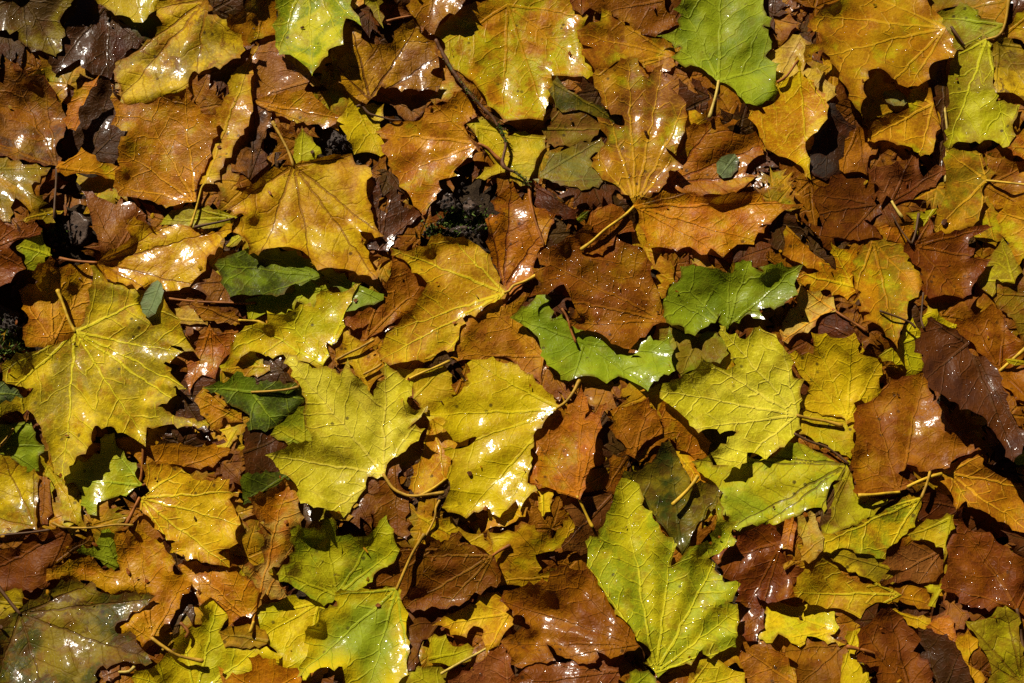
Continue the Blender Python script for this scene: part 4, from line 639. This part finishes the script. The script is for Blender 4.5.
def spline(pts, step=3.0):
    P = [np.array(p) for p in pts]; P = [2*P[0]-P[1]]+P+[2*P[-1]-P[-2]]; out = []
    for i in range(1,len(P)-2):
        n = max(2,int(np.linalg.norm(P[i+1]-P[i])/step))
        for k in range(n):
            t = k/n; a,b,c,d = P[i-1],P[i],P[i+1],P[i+2]
            out.append(.5*((2*b)+(c-a)*t+(2*a-5*b+4*c-d)*t*t+(3*b-a-3*c+d)*t**3))
    out.append(P[-2]); return np.array(out)
def tube(path, r0, r1, rng, z0=None, bulb=1.0, knots=0, hover=.3, stiff=False):
    q = spline(path); n = len(q); t = np.linspace(0,1,n)
    r = (r0+(r1-r0)*t)
    if bulb>1: r = r*(1+(bulb-1)*np.exp(-((1-t)*n/3.2)**2))
    if knots:
        for _ in range(knots): c = rng.random(); r = r*(1+.35*np.exp(-((t-c)*n/2.0)**2))
    r = r*MM
    zp = np.maximum.reduce([pile_at(q[:,0]+dx,q[:,1]+dy) for dx,dy in ((0,0),(1.5,0),(-1.5,0),(0,1.5),(0,-1.5))])
    need = zp+r*.9+hover*MM; z = need.copy()
    if z0 is not None: need[:2] = z0-.0002; z[:2] = z0-.0002
    hw = 12 if stiff else 4
    for it in range(14):
        zz = np.convolve(np.pad(z,hw,mode='edge'), np.ones(2*hw+1)/(2*hw+1), 'valid'); z = np.maximum(zz, need)
        if z0 is not None: z[:2] = z0-.0002
    w = world(q[:,0],q[:,1],z)
    if knots: w = w+np.array([[rng.gauss(0,.12),rng.gauss(0,.12),0] for _ in range(n)])*MM
    V=[];F=[]; K=8
    for i in range(n):
        tan = w[min(i+1,n-1)]-w[max(i-1,0)]; tan/=np.linalg.norm(tan)+1e-9
        s = np.cross(tan,[0,0,1]); s/=np.linalg.norm(s)+1e-9; u = np.cross(s,tan)
        for k in range(K):
            a = 6.2832*k/K; V.append(w[i]+(s*math.cos(a)+u*math.sin(a))*r[i])
    for i in range(n-1):
        for k in range(K): F.append((i*K+k,i*K+(k+1)%K,(i+1)*K+(k+1)%K,(i+1)*K+k))
    for e,i in ((0,0),(1,n-1)):
        c = len(V); V.append(w[i]+(w[i]-w[i-1 if e else i+1])/np.linalg.norm(w[i]-w[i-1 if e else i+1])*r[i]*.5)
        for k in range(K): F.append((i*K+k,i*K+(k+1)%K,c) if e else (i*K+(k+1)%K,i*K+k,c))
    for i in range(n):
        fx,fy = cells(q[i,0],q[i,1]); a,b = int(round(float(fx))),int(round(float(fy)))
        if 1<=a<NX-1 and 1<=b<NY-1: PILE[b,a] = max(PILE[b,a], z[i]+r[i])
    return np.array(V),F,w

DROP_SRC = []
LAST = np.zeros((NY,NX), int)
def build_leaf(o):
    rng = random.Random(1000+o['n'])
    pts = parse(o['out']); poly = o['poly']
    base = parse(o['base'])[0]; tips = parse(o['tips']) if o['tips'] else []
    tips = [(x*3.2 if x<-3 else x, y*3.2 if y<-3 else y) for x,y in tips] or [max(pts,key=lambda p:math.hypot(p[0]-base[0],p[1]-base[1]))]
    zr = drape(poly, base, tips, o, rng)
    size = math.sqrt(abs(sum(poly[i][0]*poly[(i+1)%len(poly)][1]-poly[(i+1)%len(poly)][0]*poly[i][1] for i in range(len(poly)))/2))
    px,py,z,F = sheet(poly, base, tips, 3.9 if size>60 else 3.2, rng, zr)
    w = world(px,py,z); bz = float(zat(zr,np.array([base[0]]),np.array([base[1]]))[0])
    loc = world([base[0]],[base[1]],[bz])[0]
    A,B = o['col'].split('/'); name = o.get('name','fallen_leaf')
    mat = leaf_material(A,B,o.get('spots',.28),o.get('veins','mid'),o.get('wet',.5),o.get('rimmix',0))
    F = [f if (w[f[1]]-w[f[0]])[0]*(w[f[2]]-w[f[0]])[1]-(w[f[1]]-w[f[0]])[1]*(w[f[2]]-w[f[0]])[0] > 0 else f[::-1] for f in F]
    if o['stalk']:
        root = bpy.data.objects.new(name, None); COL.objects.link(root); root.location = loc; root.empty_display_size = .02
        bl = link_mesh('blade', w, F, mat, root, loc)
        st = parse(o['stalk']); r0,r1 = (1.15,.95) if size<70 else (1.45,1.15)
        V2,F2,_ = tube(st, r0, r1, rng, z0=bz, bulb=o.get('sbulb',1.7))
        link_mesh('stalk', V2, F2, stalk_material(o.get('scol','ochre')), root, loc)
    else:
        root = bl = link_mesh(name, w, F, mat, None, loc)
    leaf_attrs(bl.data, px, py, F, poly, base, tips)
    tag(root, o['label'], o.get('cat','leaf'), 'oval leaflets dropped on the leaves' if name=='oval_leaflet' else 'fallen leaves heaped on the ground')
    DROP_SRC.append((px,py,z,w,F,o.get('drops',1)))

def build_twig(t,i):
    lv,label,path,r0,r1,c,name = t; rng = random.Random(77+i)
    V,F,w = tube(parse(path), r0, r1, rng, bulb=1.5 if name=='loose_stalk' else 1, knots=6 if c=='bark' else (2 if name=='twig' else 0), hover=1.2 if c=='bark' else .5, stiff=True)
    o = link_mesh(name, V, F, stalk_material(c), None, w[0])
    if name=='mossy_twig':
        tv,tf=[],[]; N = len(w)
        for _ in range(260):
            k = int(rng.choice([rng.gauss(.36,.06),rng.gauss(.62,.03),rng.gauss(.93,.03)])*N); k = min(max(k,1),N-2)
            p = w[k]+np.array([rng.gauss(0,.0012),rng.gauss(0,.0012),rng.uniform(.001,.0028)]); d = np.array([rng.gauss(0,.0012),rng.gauss(0,.0012),rng.uniform(.0005,.002)]); s = np.array([rng.gauss(0,.0005),rng.gauss(0,.0005),0])
            b = len(tv); tv += [p-s,p+s,p+d]; tf.append((b,b+1,b+2))
        mo = link_mesh('moss', np.array(tv), tf, MOSS, None, w[0]); mo.parent = o; mo.location = (0,0,0); mo['kind']='stuff'
    tag(o, label, 'twig' if 'twig' in name else 'stalk')
def build_stone(s,i):
    label,c,wz,hz,mix,top = s; rng = random.Random(300+i); cx,cy = parse(c)[0]; wz *= 1.7; hz *= 1.7; a,b = wz/3.795/2*PXMM*MM*1.12, hz/3.795/2*PXMM*MM*1.15
    bm = bmesh.new(); bmesh.ops.create_icosphere(bm, subdivisions=4, radius=1.0)
    planes = [(Vector((rng.gauss(0,1),rng.gauss(0,1),rng.gauss(0,.8))).normalized(), rng.uniform(.36,.72)) for _ in range(10)]
    for v in bm.verts:
        p = v.co.copy()
        for nrm,dd in planes:
            e = p.dot(nrm)-dd
            if e>0: p -= nrm*e*.97
        p *= 1+.12*mnoise.noise(v.co*2.3+Vector((i*3,0,0)))+.06*mnoise.noise(v.co*6)+.03*mnoise.noise(v.co*15)
        v.co = p
    z0 = float(pile_at(np.array([cx]),np.array([cy]))[0]); hh = top*MM*.8; wc = world([cx],[cy],[z0+hh*.75])[0]; rot = rng.uniform(-.5,.5)
    for v in bm.verts:
        x,y,z = v.co; v.co = (a*(x*math.cos(rot)-y*math.sin(rot)), b*(x*math.sin(rot)+y*math.cos(rot)), hh*z)
    me = bpy.data.meshes.new('stone'); bm.to_mesh(me); bm.free(); me.polygons.foreach_set('use_smooth',[True]*len(me.polygons)); me.materials.append(STONE_WARM if mix>.45 or 'brown' in label else STONE_GREY)
    o = bpy.data.objects.new('stone', me); COL.objects.link(o); o.location = wc; tag(o,label,'stone')
    r = wz/3.795/2; X = np.repeat(GX[None],NY,0); Y = np.repeat(GY[:,None],NX,1)
    e = ((X-cx)/(wz/3.795/2))**2+((Y-cy)/(hz/3.795/2))**2
    PILE[:] = np.where(e<1, np.maximum(PILE, z0+hh*.75+hh*np.sqrt(np.clip(1-e,0,1))*.9), PILE)

# ---------------------------------------------------------------- ground and bottom litter
SOILM = plain_material('damp_soil', (.025,.015,.008), (.06,.038,.02), 120, .95, .004, 0, 700)
STONE_GREY = plain_material('stone_grey', (.045,.034,.028), (.10,.078,.066), 60, .6, .002, .2, 400)
STONE_WARM = plain_material('stone_brown', (.05,.03,.02), (.11,.07,.048), 60, .6, .002, .2, 400)
MOSS = plain_material('moss_green', (.06,.10,.015), (.12,.16,.025), 200, .6, .0005)
def ground():
    inner = np.concatenate([np.linspace(-.95,.95,230)]); ext = np.array([1.1,1.4,2,3.5,7,14,30]); g = np.concatenate([-ext[::-1],inner,ext])
    X,Y = np.meshgrid(g,g); px = 512+X/DIST*FPX; py = 341-Y*math.cos(TILT)/DIST*FPX
    z = np.where((abs(X)<1)&(abs(Y)<1), wob(px,py,160,5)*.0025+wob(px,py,9,8)*.0008, 0)-.003
    n = len(g); V = np.stack([X.ravel(),Y.ravel(),z.ravel()],1)
    F = [(j*n+i,j*n+i+1,(j+1)*n+i+1,(j+1)*n+i) for j in range(n-1) for i in range(n-1)]
    o = link_mesh('ground', V, F, SOILM); o['kind']='structure'; o['label']='dark damp soil under the fallen leaves'
GEN = [(0,-8),(14,-30),(48,-44),(40,-14),(62,-16),(98,-34),(86,2),(104,14),(74,30),(98,66),(58,60),(44,66),(30,96),(18,74),(0,112)]
def generic_leaf(cx, cy, sc, rot, rng):
    pts = [(x*rng.uniform(.85,1.15),y*rng.uniform(.88,1.12)) for x,y in GEN]; pts = pts+[(-x*rng.uniform(.85,1.15),y) for x,y in GEN[-2:0:-1]]
    c,s = math.cos(rot),math.sin(rot); f = lambda p: (cx+sc*(p[0]*c-(p[1]-30)*s), cy+sc*(p[0]*s+(p[1]-30)*c))
    return [f(p) for p in pts], f((0,-8)), [f((0,110)),f((98,66)),f((-98,66)),f((96,-32)),f((-96,-32))]
def litter():
    rng = random.Random(9); kinds = [('DB','RB'),('DB','UM'),('RB','OB'),('OB','R'),('GO','OL'),('Y','GO'),('LY','OL')]
    bins = {}
    gaps = [(parse(s[1])[0], 8+max(s[2],s[3])/3.795*.62) for s in STONES[:8]]
    OPEN = LAST == 0; j_,i_ = np.nonzero(OPEN); inn_ = (GX[i_]>-15)&(GX[i_]<W_PX+15)&(GY[j_]>-15)&(GY[j_]<H_PX+15); j_,i_ = j_[inn_],i_[inn_]
    for k in range(1000+330):
        cx,cy = rng.uniform(X0+20,X1-20), rng.uniform(Y0+20,Y1-20)
        if k >= 1000: w_ = rng.randrange(len(i_)); cx,cy = float(GX[i_[w_]]),float(GY[j_[w_]])
        inn = -25<cx<W_PX+25 and -25<cy<H_PX+25
        
        sc = rng.uniform(.20,.40) if k >= 1000 else rng.uniform(.34,.55) if inn else rng.uniform(.55,.95)
        if any(math.hypot(cx-g[0],cy-g[1])<r+sc*78 for g,r in gaps): continue
        pts,b,tips = generic_leaf(cx,cy,sc,rng.uniform(0,6.28),rng)
        if not inn and not (min(p[0] for p in pts)>W_PX+4 or max(p[0] for p in pts)<-4 or min(p[1] for p in pts)>H_PX+4 or max(p[1] for p in pts)<-4): continue
        ci = rng.choice([0,1,2,2,3,3,3,4,4]) if inn else rng.choice([2,2,3,3,4,4,5,5,6])
        poly = refine(pts,rng,.6,.7) if inn else [(x,y) for x,y in pts]
        o = dict(curl=rng.uniform(1,5), idx=0); zr = drape(poly,b,tips,o,rng)
        px,py,z,F = sheet(poly,b,tips,6.5,rng,zr); bins.setdefault(ci,[]).append((px,py,z,F,poly,b,tips))
    V=[];F=[];mi=[];ed=[];vn=[];off=0
    for ci,L_ in sorted(bins.items()):
        for px,py,z,f,poly,b,tips in L_:
            w = world(px,py,z); V.append(w); F += [[i+off for i in t] for t in f]; mi += [ci]*len(f); ed.append(edge_dist(px,py,poly))
            Fa = np.array(f); ID,_,_,_ = vein_field(px[Fa].mean(1),py[Fa].mean(1),b,tips); T = np.array(tips); dx=T[ID,0]-b[0]; dy=T[ID,1]-b[1]; l=np.hypot(dx,dy); dx/=l; dy/=l
            qx=px[Fa]-b[0]; qy=py[Fa]-b[1]; vn.append(np.stack([qx*dx[:,None]+qy*dy[:,None],qx*dy[:,None]-qy*dx[:,None],np.repeat(l[:,None],3,1)],2).reshape(-1)); off += len(w)
    o = link_mesh('leaf_litter', np.concatenate(V), F, None); me = o.data
    for A,B in kinds: me.materials.append(leaf_material(A,B,.4,'mid',.6))
    me.polygons.foreach_set('material_index', mi)
    me.attributes.new('edge','FLOAT','POINT').data.foreach_set('value', np.concatenate(ed).astype(np.float32))
    me.attributes.new('vein','FLOAT_VECTOR','CORNER').data.foreach_set('vector', np.concatenate(vn).astype(np.float32))
    o['kind']='stuff'; o['label']='decaying leaf litter under and around the fallen leaves'
def crumbs():
    rng = random.Random(21); kinds = [('DB','UM'),('RB','OB'),('OB','R'),('GO','OL'),('Y','GO')]; V=[];F=[];mi=[];ed=[];vn=[]
    for _ in range(170):
        x,y = rng.uniform(-20,W_PX+20),rng.uniform(-20,H_PX+20); n = rng.randint(5,8); rr = rng.uniform(1.0,3.2)*(1.6 if rng.random()<.12 else 1); a0 = rng.uniform(0,6.3)
        z = float(max(pile_at(np.array([x+dx]),np.array([y+dy]))[0] for dx in (-2,0,2) for dy in (-2,0,2)))+.0006; b = len(V)
        sx,sy = rng.gauss(0,.2),rng.gauss(0,.2); el = rng.uniform(.25,.8)
        ring = [(math.cos(6.283*k/n)*rr*rng.uniform(.55,1.25),math.sin(6.283*k/n)*rr*el*rng.uniform(.55,1.25)) for k in range(n)]
        V.append(world([x],[y],[z+rng.uniform(0,.0012)])[0])
        for u,v in ring:
            p,q_ = u*math.cos(a0)-v*math.sin(a0), u*math.sin(a0)+v*math.cos(a0); V.append(world([x+p],[y+q_],[z+(p*sx+q_*sy)*PXMM*MM+rng.uniform(0,.0006)])[0])
        c = rng.choice([0,0,1,1,2,2,3,4])
        for k in range(n): F.append((b,b+1+(k+1)%n,b+1+k)); mi.append(c); vn += [30,25,60]*3
        ed += [3.0]+[.5]*n
    o = link_mesh('leaf_crumbs', np.array(V), F, None); me = o.data
    for A,B in kinds: me.materials.append(leaf_material(A,B,.2,'mid',.3))
    me.polygons.foreach_set('material_index', mi)
    me.attributes.new('edge','FLOAT','POINT').data.foreach_set('value', np.array(ed,np.float32))
    me.attributes.new('vein','FLOAT_VECTOR','CORNER').data.foreach_set('vector', np.array(vn,np.float32))
    o['kind']='stuff'; o['label']='torn crumbs of dead leaf scattered over the heap'
def moss():
    rng = random.Random(4); V=[];F=[]
    for c,r,n in (('b2 775,195',11,420),('b2 870,190',9,260),('b2 700,235',8,160),('a2 20,665',16,420),('a2 215,240',7,160),('a3 40,20',12,220)):
        cx,cy = parse(c)[0]
        for _ in range(n):
            x,y = cx+rng.gauss(0,r*.6),cy+rng.gauss(0,r*.5); z = float(pile_at(np.array([x]),np.array([y]))[0]); p = world([x],[y],[z])[0]
            h = rng.uniform(.0015,.0055); s = np.array([rng.gauss(0,.0006),rng.gauss(0,.0006),0]); d = np.array([rng.gauss(0,.0018),rng.gauss(0,.0018),h]); b=len(V)
            V += [p-s,p+s,p+d*.6+s*.8,p+d]; F += [(b,b+1,b+2),(b,b+2,b+3)]
    o = link_mesh('moss', np.array(V), F, MOSS); o['kind']='stuff'; o['label']='short green moss on the bare soil'
def gravel():
    rng = random.Random(14); V=[];F=[]
    for c,r,n in (('b2 800,185',26,150),('b2 700,240',12,60),('a2 30,600',24,90),('a2 230,250',16,60),('b1 330,560',22,70)):
        cx,cy = parse(c)[0]
        for _ in range(n):
            x,y = cx+rng.gauss(0,r*.5),cy+rng.gauss(0,r*.45); z = float(pile_at(np.array([x]),np.array([y]))[0]); p = world([x],[y],[z])[0]; rr = rng.uniform(.0008,.0030); b=len(V)
            for u in ((1,0,0),(-1,0,0),(0,1,0),(0,-1,0),(0,0,1),(0,0,-.5)): V.append(p+np.array(u)*rr*np.array([rng.uniform(.6,1.2) for _ in range(3)]))
            F += [(b,b+2,b+4),(b+2,b+1,b+4),(b+1,b+3,b+4),(b+3,b,b+4)]
    o = link_mesh('gravel', np.array(V), F, STONE_GREY, smooth=False); o['kind']='stuff'; o['label']='soil crumbs and grit between the stones'
def drops():
    rng = np.random.default_rng(3); m = bpy.data.materials.new('rain_water'); nt = nodes_of(m); q = NB(nt)
    tr = q.n('ShaderNodeBsdfTransparent'); gl = q.n('ShaderNodeBsdfGlossy'); gl.inputs['Roughness'].default_value = .13
    fz = q.n('ShaderNodeFresnel'); fz.inputs['IOR'].default_value = 1.6; mxs = q.n('ShaderNodeMixShader'); ge = q.n('ShaderNodeNewGeometry'); q.put(mxs.inputs[0], q.math('MULTIPLY', fz.outputs[0], q.math('SUBTRACT', 1.0, ge.outputs['Backfacing'])))
    nt.links.new(tr.outputs[0], mxs.inputs[1]); nt.links.new(gl.outputs[0], mxs.inputs[2])
    o_ = q.n('ShaderNodeOutputMaterial'); nt.links.new(mxs.outputs[0],o_.inputs[0])
    K,R = 8,3; tv=[]
    for i in range(R):
        th = (math.pi/2)*i/R
        for k in range(K): tv.append((math.cos(th)*math.cos(6.2832*k/K),math.cos(th)*math.sin(6.2832*k/K),math.sin(th)))
    tv.append((0,0,1)); tv=np.array(tv); tf=[]
    for i in range(R-1):
        for k in range(K): tf.append((i*K+k,i*K+(k+1)%K,(i+1)*K+(k+1)%K,(i+1)*K+k))
    for k in range(K): tf.append(((R-1)*K+k,(R-1)*K+(k+1)%K,R*K))
    V=[];F=[];off=0
    for px,py,z,w,f,den in DROP_SRC:
        Fa=np.array(f); area=.5*np.linalg.norm(np.cross(w[Fa[:,1]]-w[Fa[:,0]],w[Fa[:,2]]-w[Fa[:,0]]),axis=1); n=rng.poisson(area.sum()*1e4*den*.14)
        if n==0: continue
        fi=rng.choice(len(Fa),n,p=area/area.sum()); bc=rng.dirichlet((1,1,1),n)
        x=(px[Fa[fi]]*bc).sum(1); y=(py[Fa[fi]]*bc).sum(1); zz=(z[Fa[fi]]*bc).sum(1)
        ok=(pile_at(x,y)-zz<.0012)&(x>-30)&(x<W_PX+30)&(y>-30)&(y<H_PX+30)
        p=(w[Fa[fi]]*bc[:,:,None]).sum(1); nr=np.cross(w[Fa[fi,1]]-w[Fa[fi,0]],w[Fa[fi,2]]-w[Fa[fi,0]]); nr/=np.linalg.norm(nr,axis=1)[:,None]+1e-12; nr*=np.sign(nr[:,2:3])
        for i in np.nonzero(ok)[0]:
            r=min(.0026,float(np.exp(rng.normal(-6.9,.35)))); nn=nr[i]; s=np.cross(nn,[0,1,0]); s/=np.linalg.norm(s)+1e-9; u=np.cross(nn,s)
            V.append(p[i]+nn*.00012+r*(tv[:,0:1]*s*rng.uniform(.85,1.2)+tv[:,1:2]*u+tv[:,2:3]*nn*.22)); F+=[tuple(a+off for a in t) for t in tf]; off+=len(tv)
    o=link_mesh('water_drops',np.concatenate(V),F,m); o['kind']='stuff'; o['label']='beads of rain on the wet leaves'
    print('drops',len(V))

ground()
for i,s in enumerate(STONES): build_stone(s,i)
todo = [(o['lv'],0,o['n'],o) for o in LEAVES]+[(t[0],1,i,t) for i,t in enumerate(TWIGS)]
todo.sort(key=lambda k:k[:3])
XX = np.repeat(GX[None],NY,0); YY = np.repeat(GY[:,None],NX,1)
for idx,(lv,kind,i,o) in enumerate(todo):
    if kind: continue
    o['idx'] = idx+1; o['poly'] = refine(parse(o['out']), random.Random(5000+o['n']), *((.4,0) if o.get('name') else (1.0, o.get('teeth',1.0))))
    a = [p[0] for p in o['poly']]; b = [p[1] for p in o['poly']]
    i0,i1 = max(0,int((min(a)-X0)/C_PX)-1),min(NX,int((max(a)-X0)/C_PX)+2); j0,j1 = max(0,int((min(b)-Y0)/C_PX)-1),min(NY,int((max(b)-Y0)/C_PX)+2)
    m = inside(XX[j0:j1,i0:i1],YY[j0:j1,i0:i1],o['poly']); w_ = LAST[j0:j1,i0:i1]; w_[m] = idx+1
litter(); gravel(); moss()
for lv,kind,i,o in todo:
    if kind: build_twig(o,i)
    else: build_leaf(o)
crumbs(); drops()
print('heap top mm', PILE[150:490,150:660].max()*1000, 'mean', PILE[150:490,150:660].mean()*1000)

# ---------------------------------------------------------------- camera and light
cd = bpy.data.cameras.new('Camera'); cam = bpy.data.objects.new('Camera', cd); COL.objects.link(cam)
cam.location = CAM; cam.rotation_euler = (TILT,0,0); cd.lens = LENS; cd.sensor_width = SENSOR; cd.clip_start = .05; cd.clip_end = 200
SC.camera = cam
SUN_EL, SUN_AZ = math.radians(38), math.radians(-32)          # azimuth from +Y, negative towards -X
sdir = Vector((math.cos(SUN_EL)*math.sin(SUN_AZ), math.cos(SUN_EL)*math.cos(SUN_AZ), math.sin(SUN_EL)))
sd = bpy.data.lights.new('Sun','SUN'); sd.energy = 5.0; sd.angle = math.radians(.53); sd.color = (1,.925,.79)
so = bpy.data.objects.new('Sun', sd); COL.objects.link(so); so.rotation_euler = sdir.to_track_quat('Z','Y').to_euler(); so.location = sdir*5
wd = bpy.data.worlds.new('World'); SC.world = wd; wd.use_nodes = True; nt = wd.node_tree; nt.nodes.clear()
sky = nt.nodes.new('ShaderNodeTexSky'); sky.sky_type='NISHITA'; sky.sun_disc=False; sky.sun_elevation=SUN_EL; sky.sun_rotation=SUN_AZ; sky.air_density=.09; sky.dust_density=.25; sky.ozone_density=1.0
bg = nt.nodes.new('ShaderNodeBackground'); bg.inputs[1].default_value=.05; ow = nt.nodes.new('ShaderNodeOutputWorld')
nt.links.new(sky.outputs[0],bg.inputs[0]); nt.links.new(bg.outputs[0],ow.inputs[0])
SC.view_settings.view_transform='Standard'; SC.view_settings.look='None'; SC.view_settings.exposure=.42; SC.view_settings.gamma=1
SC.render.engine='CYCLES'; SC.cycles.max_bounces=5; SC.cycles.use_denoising=False
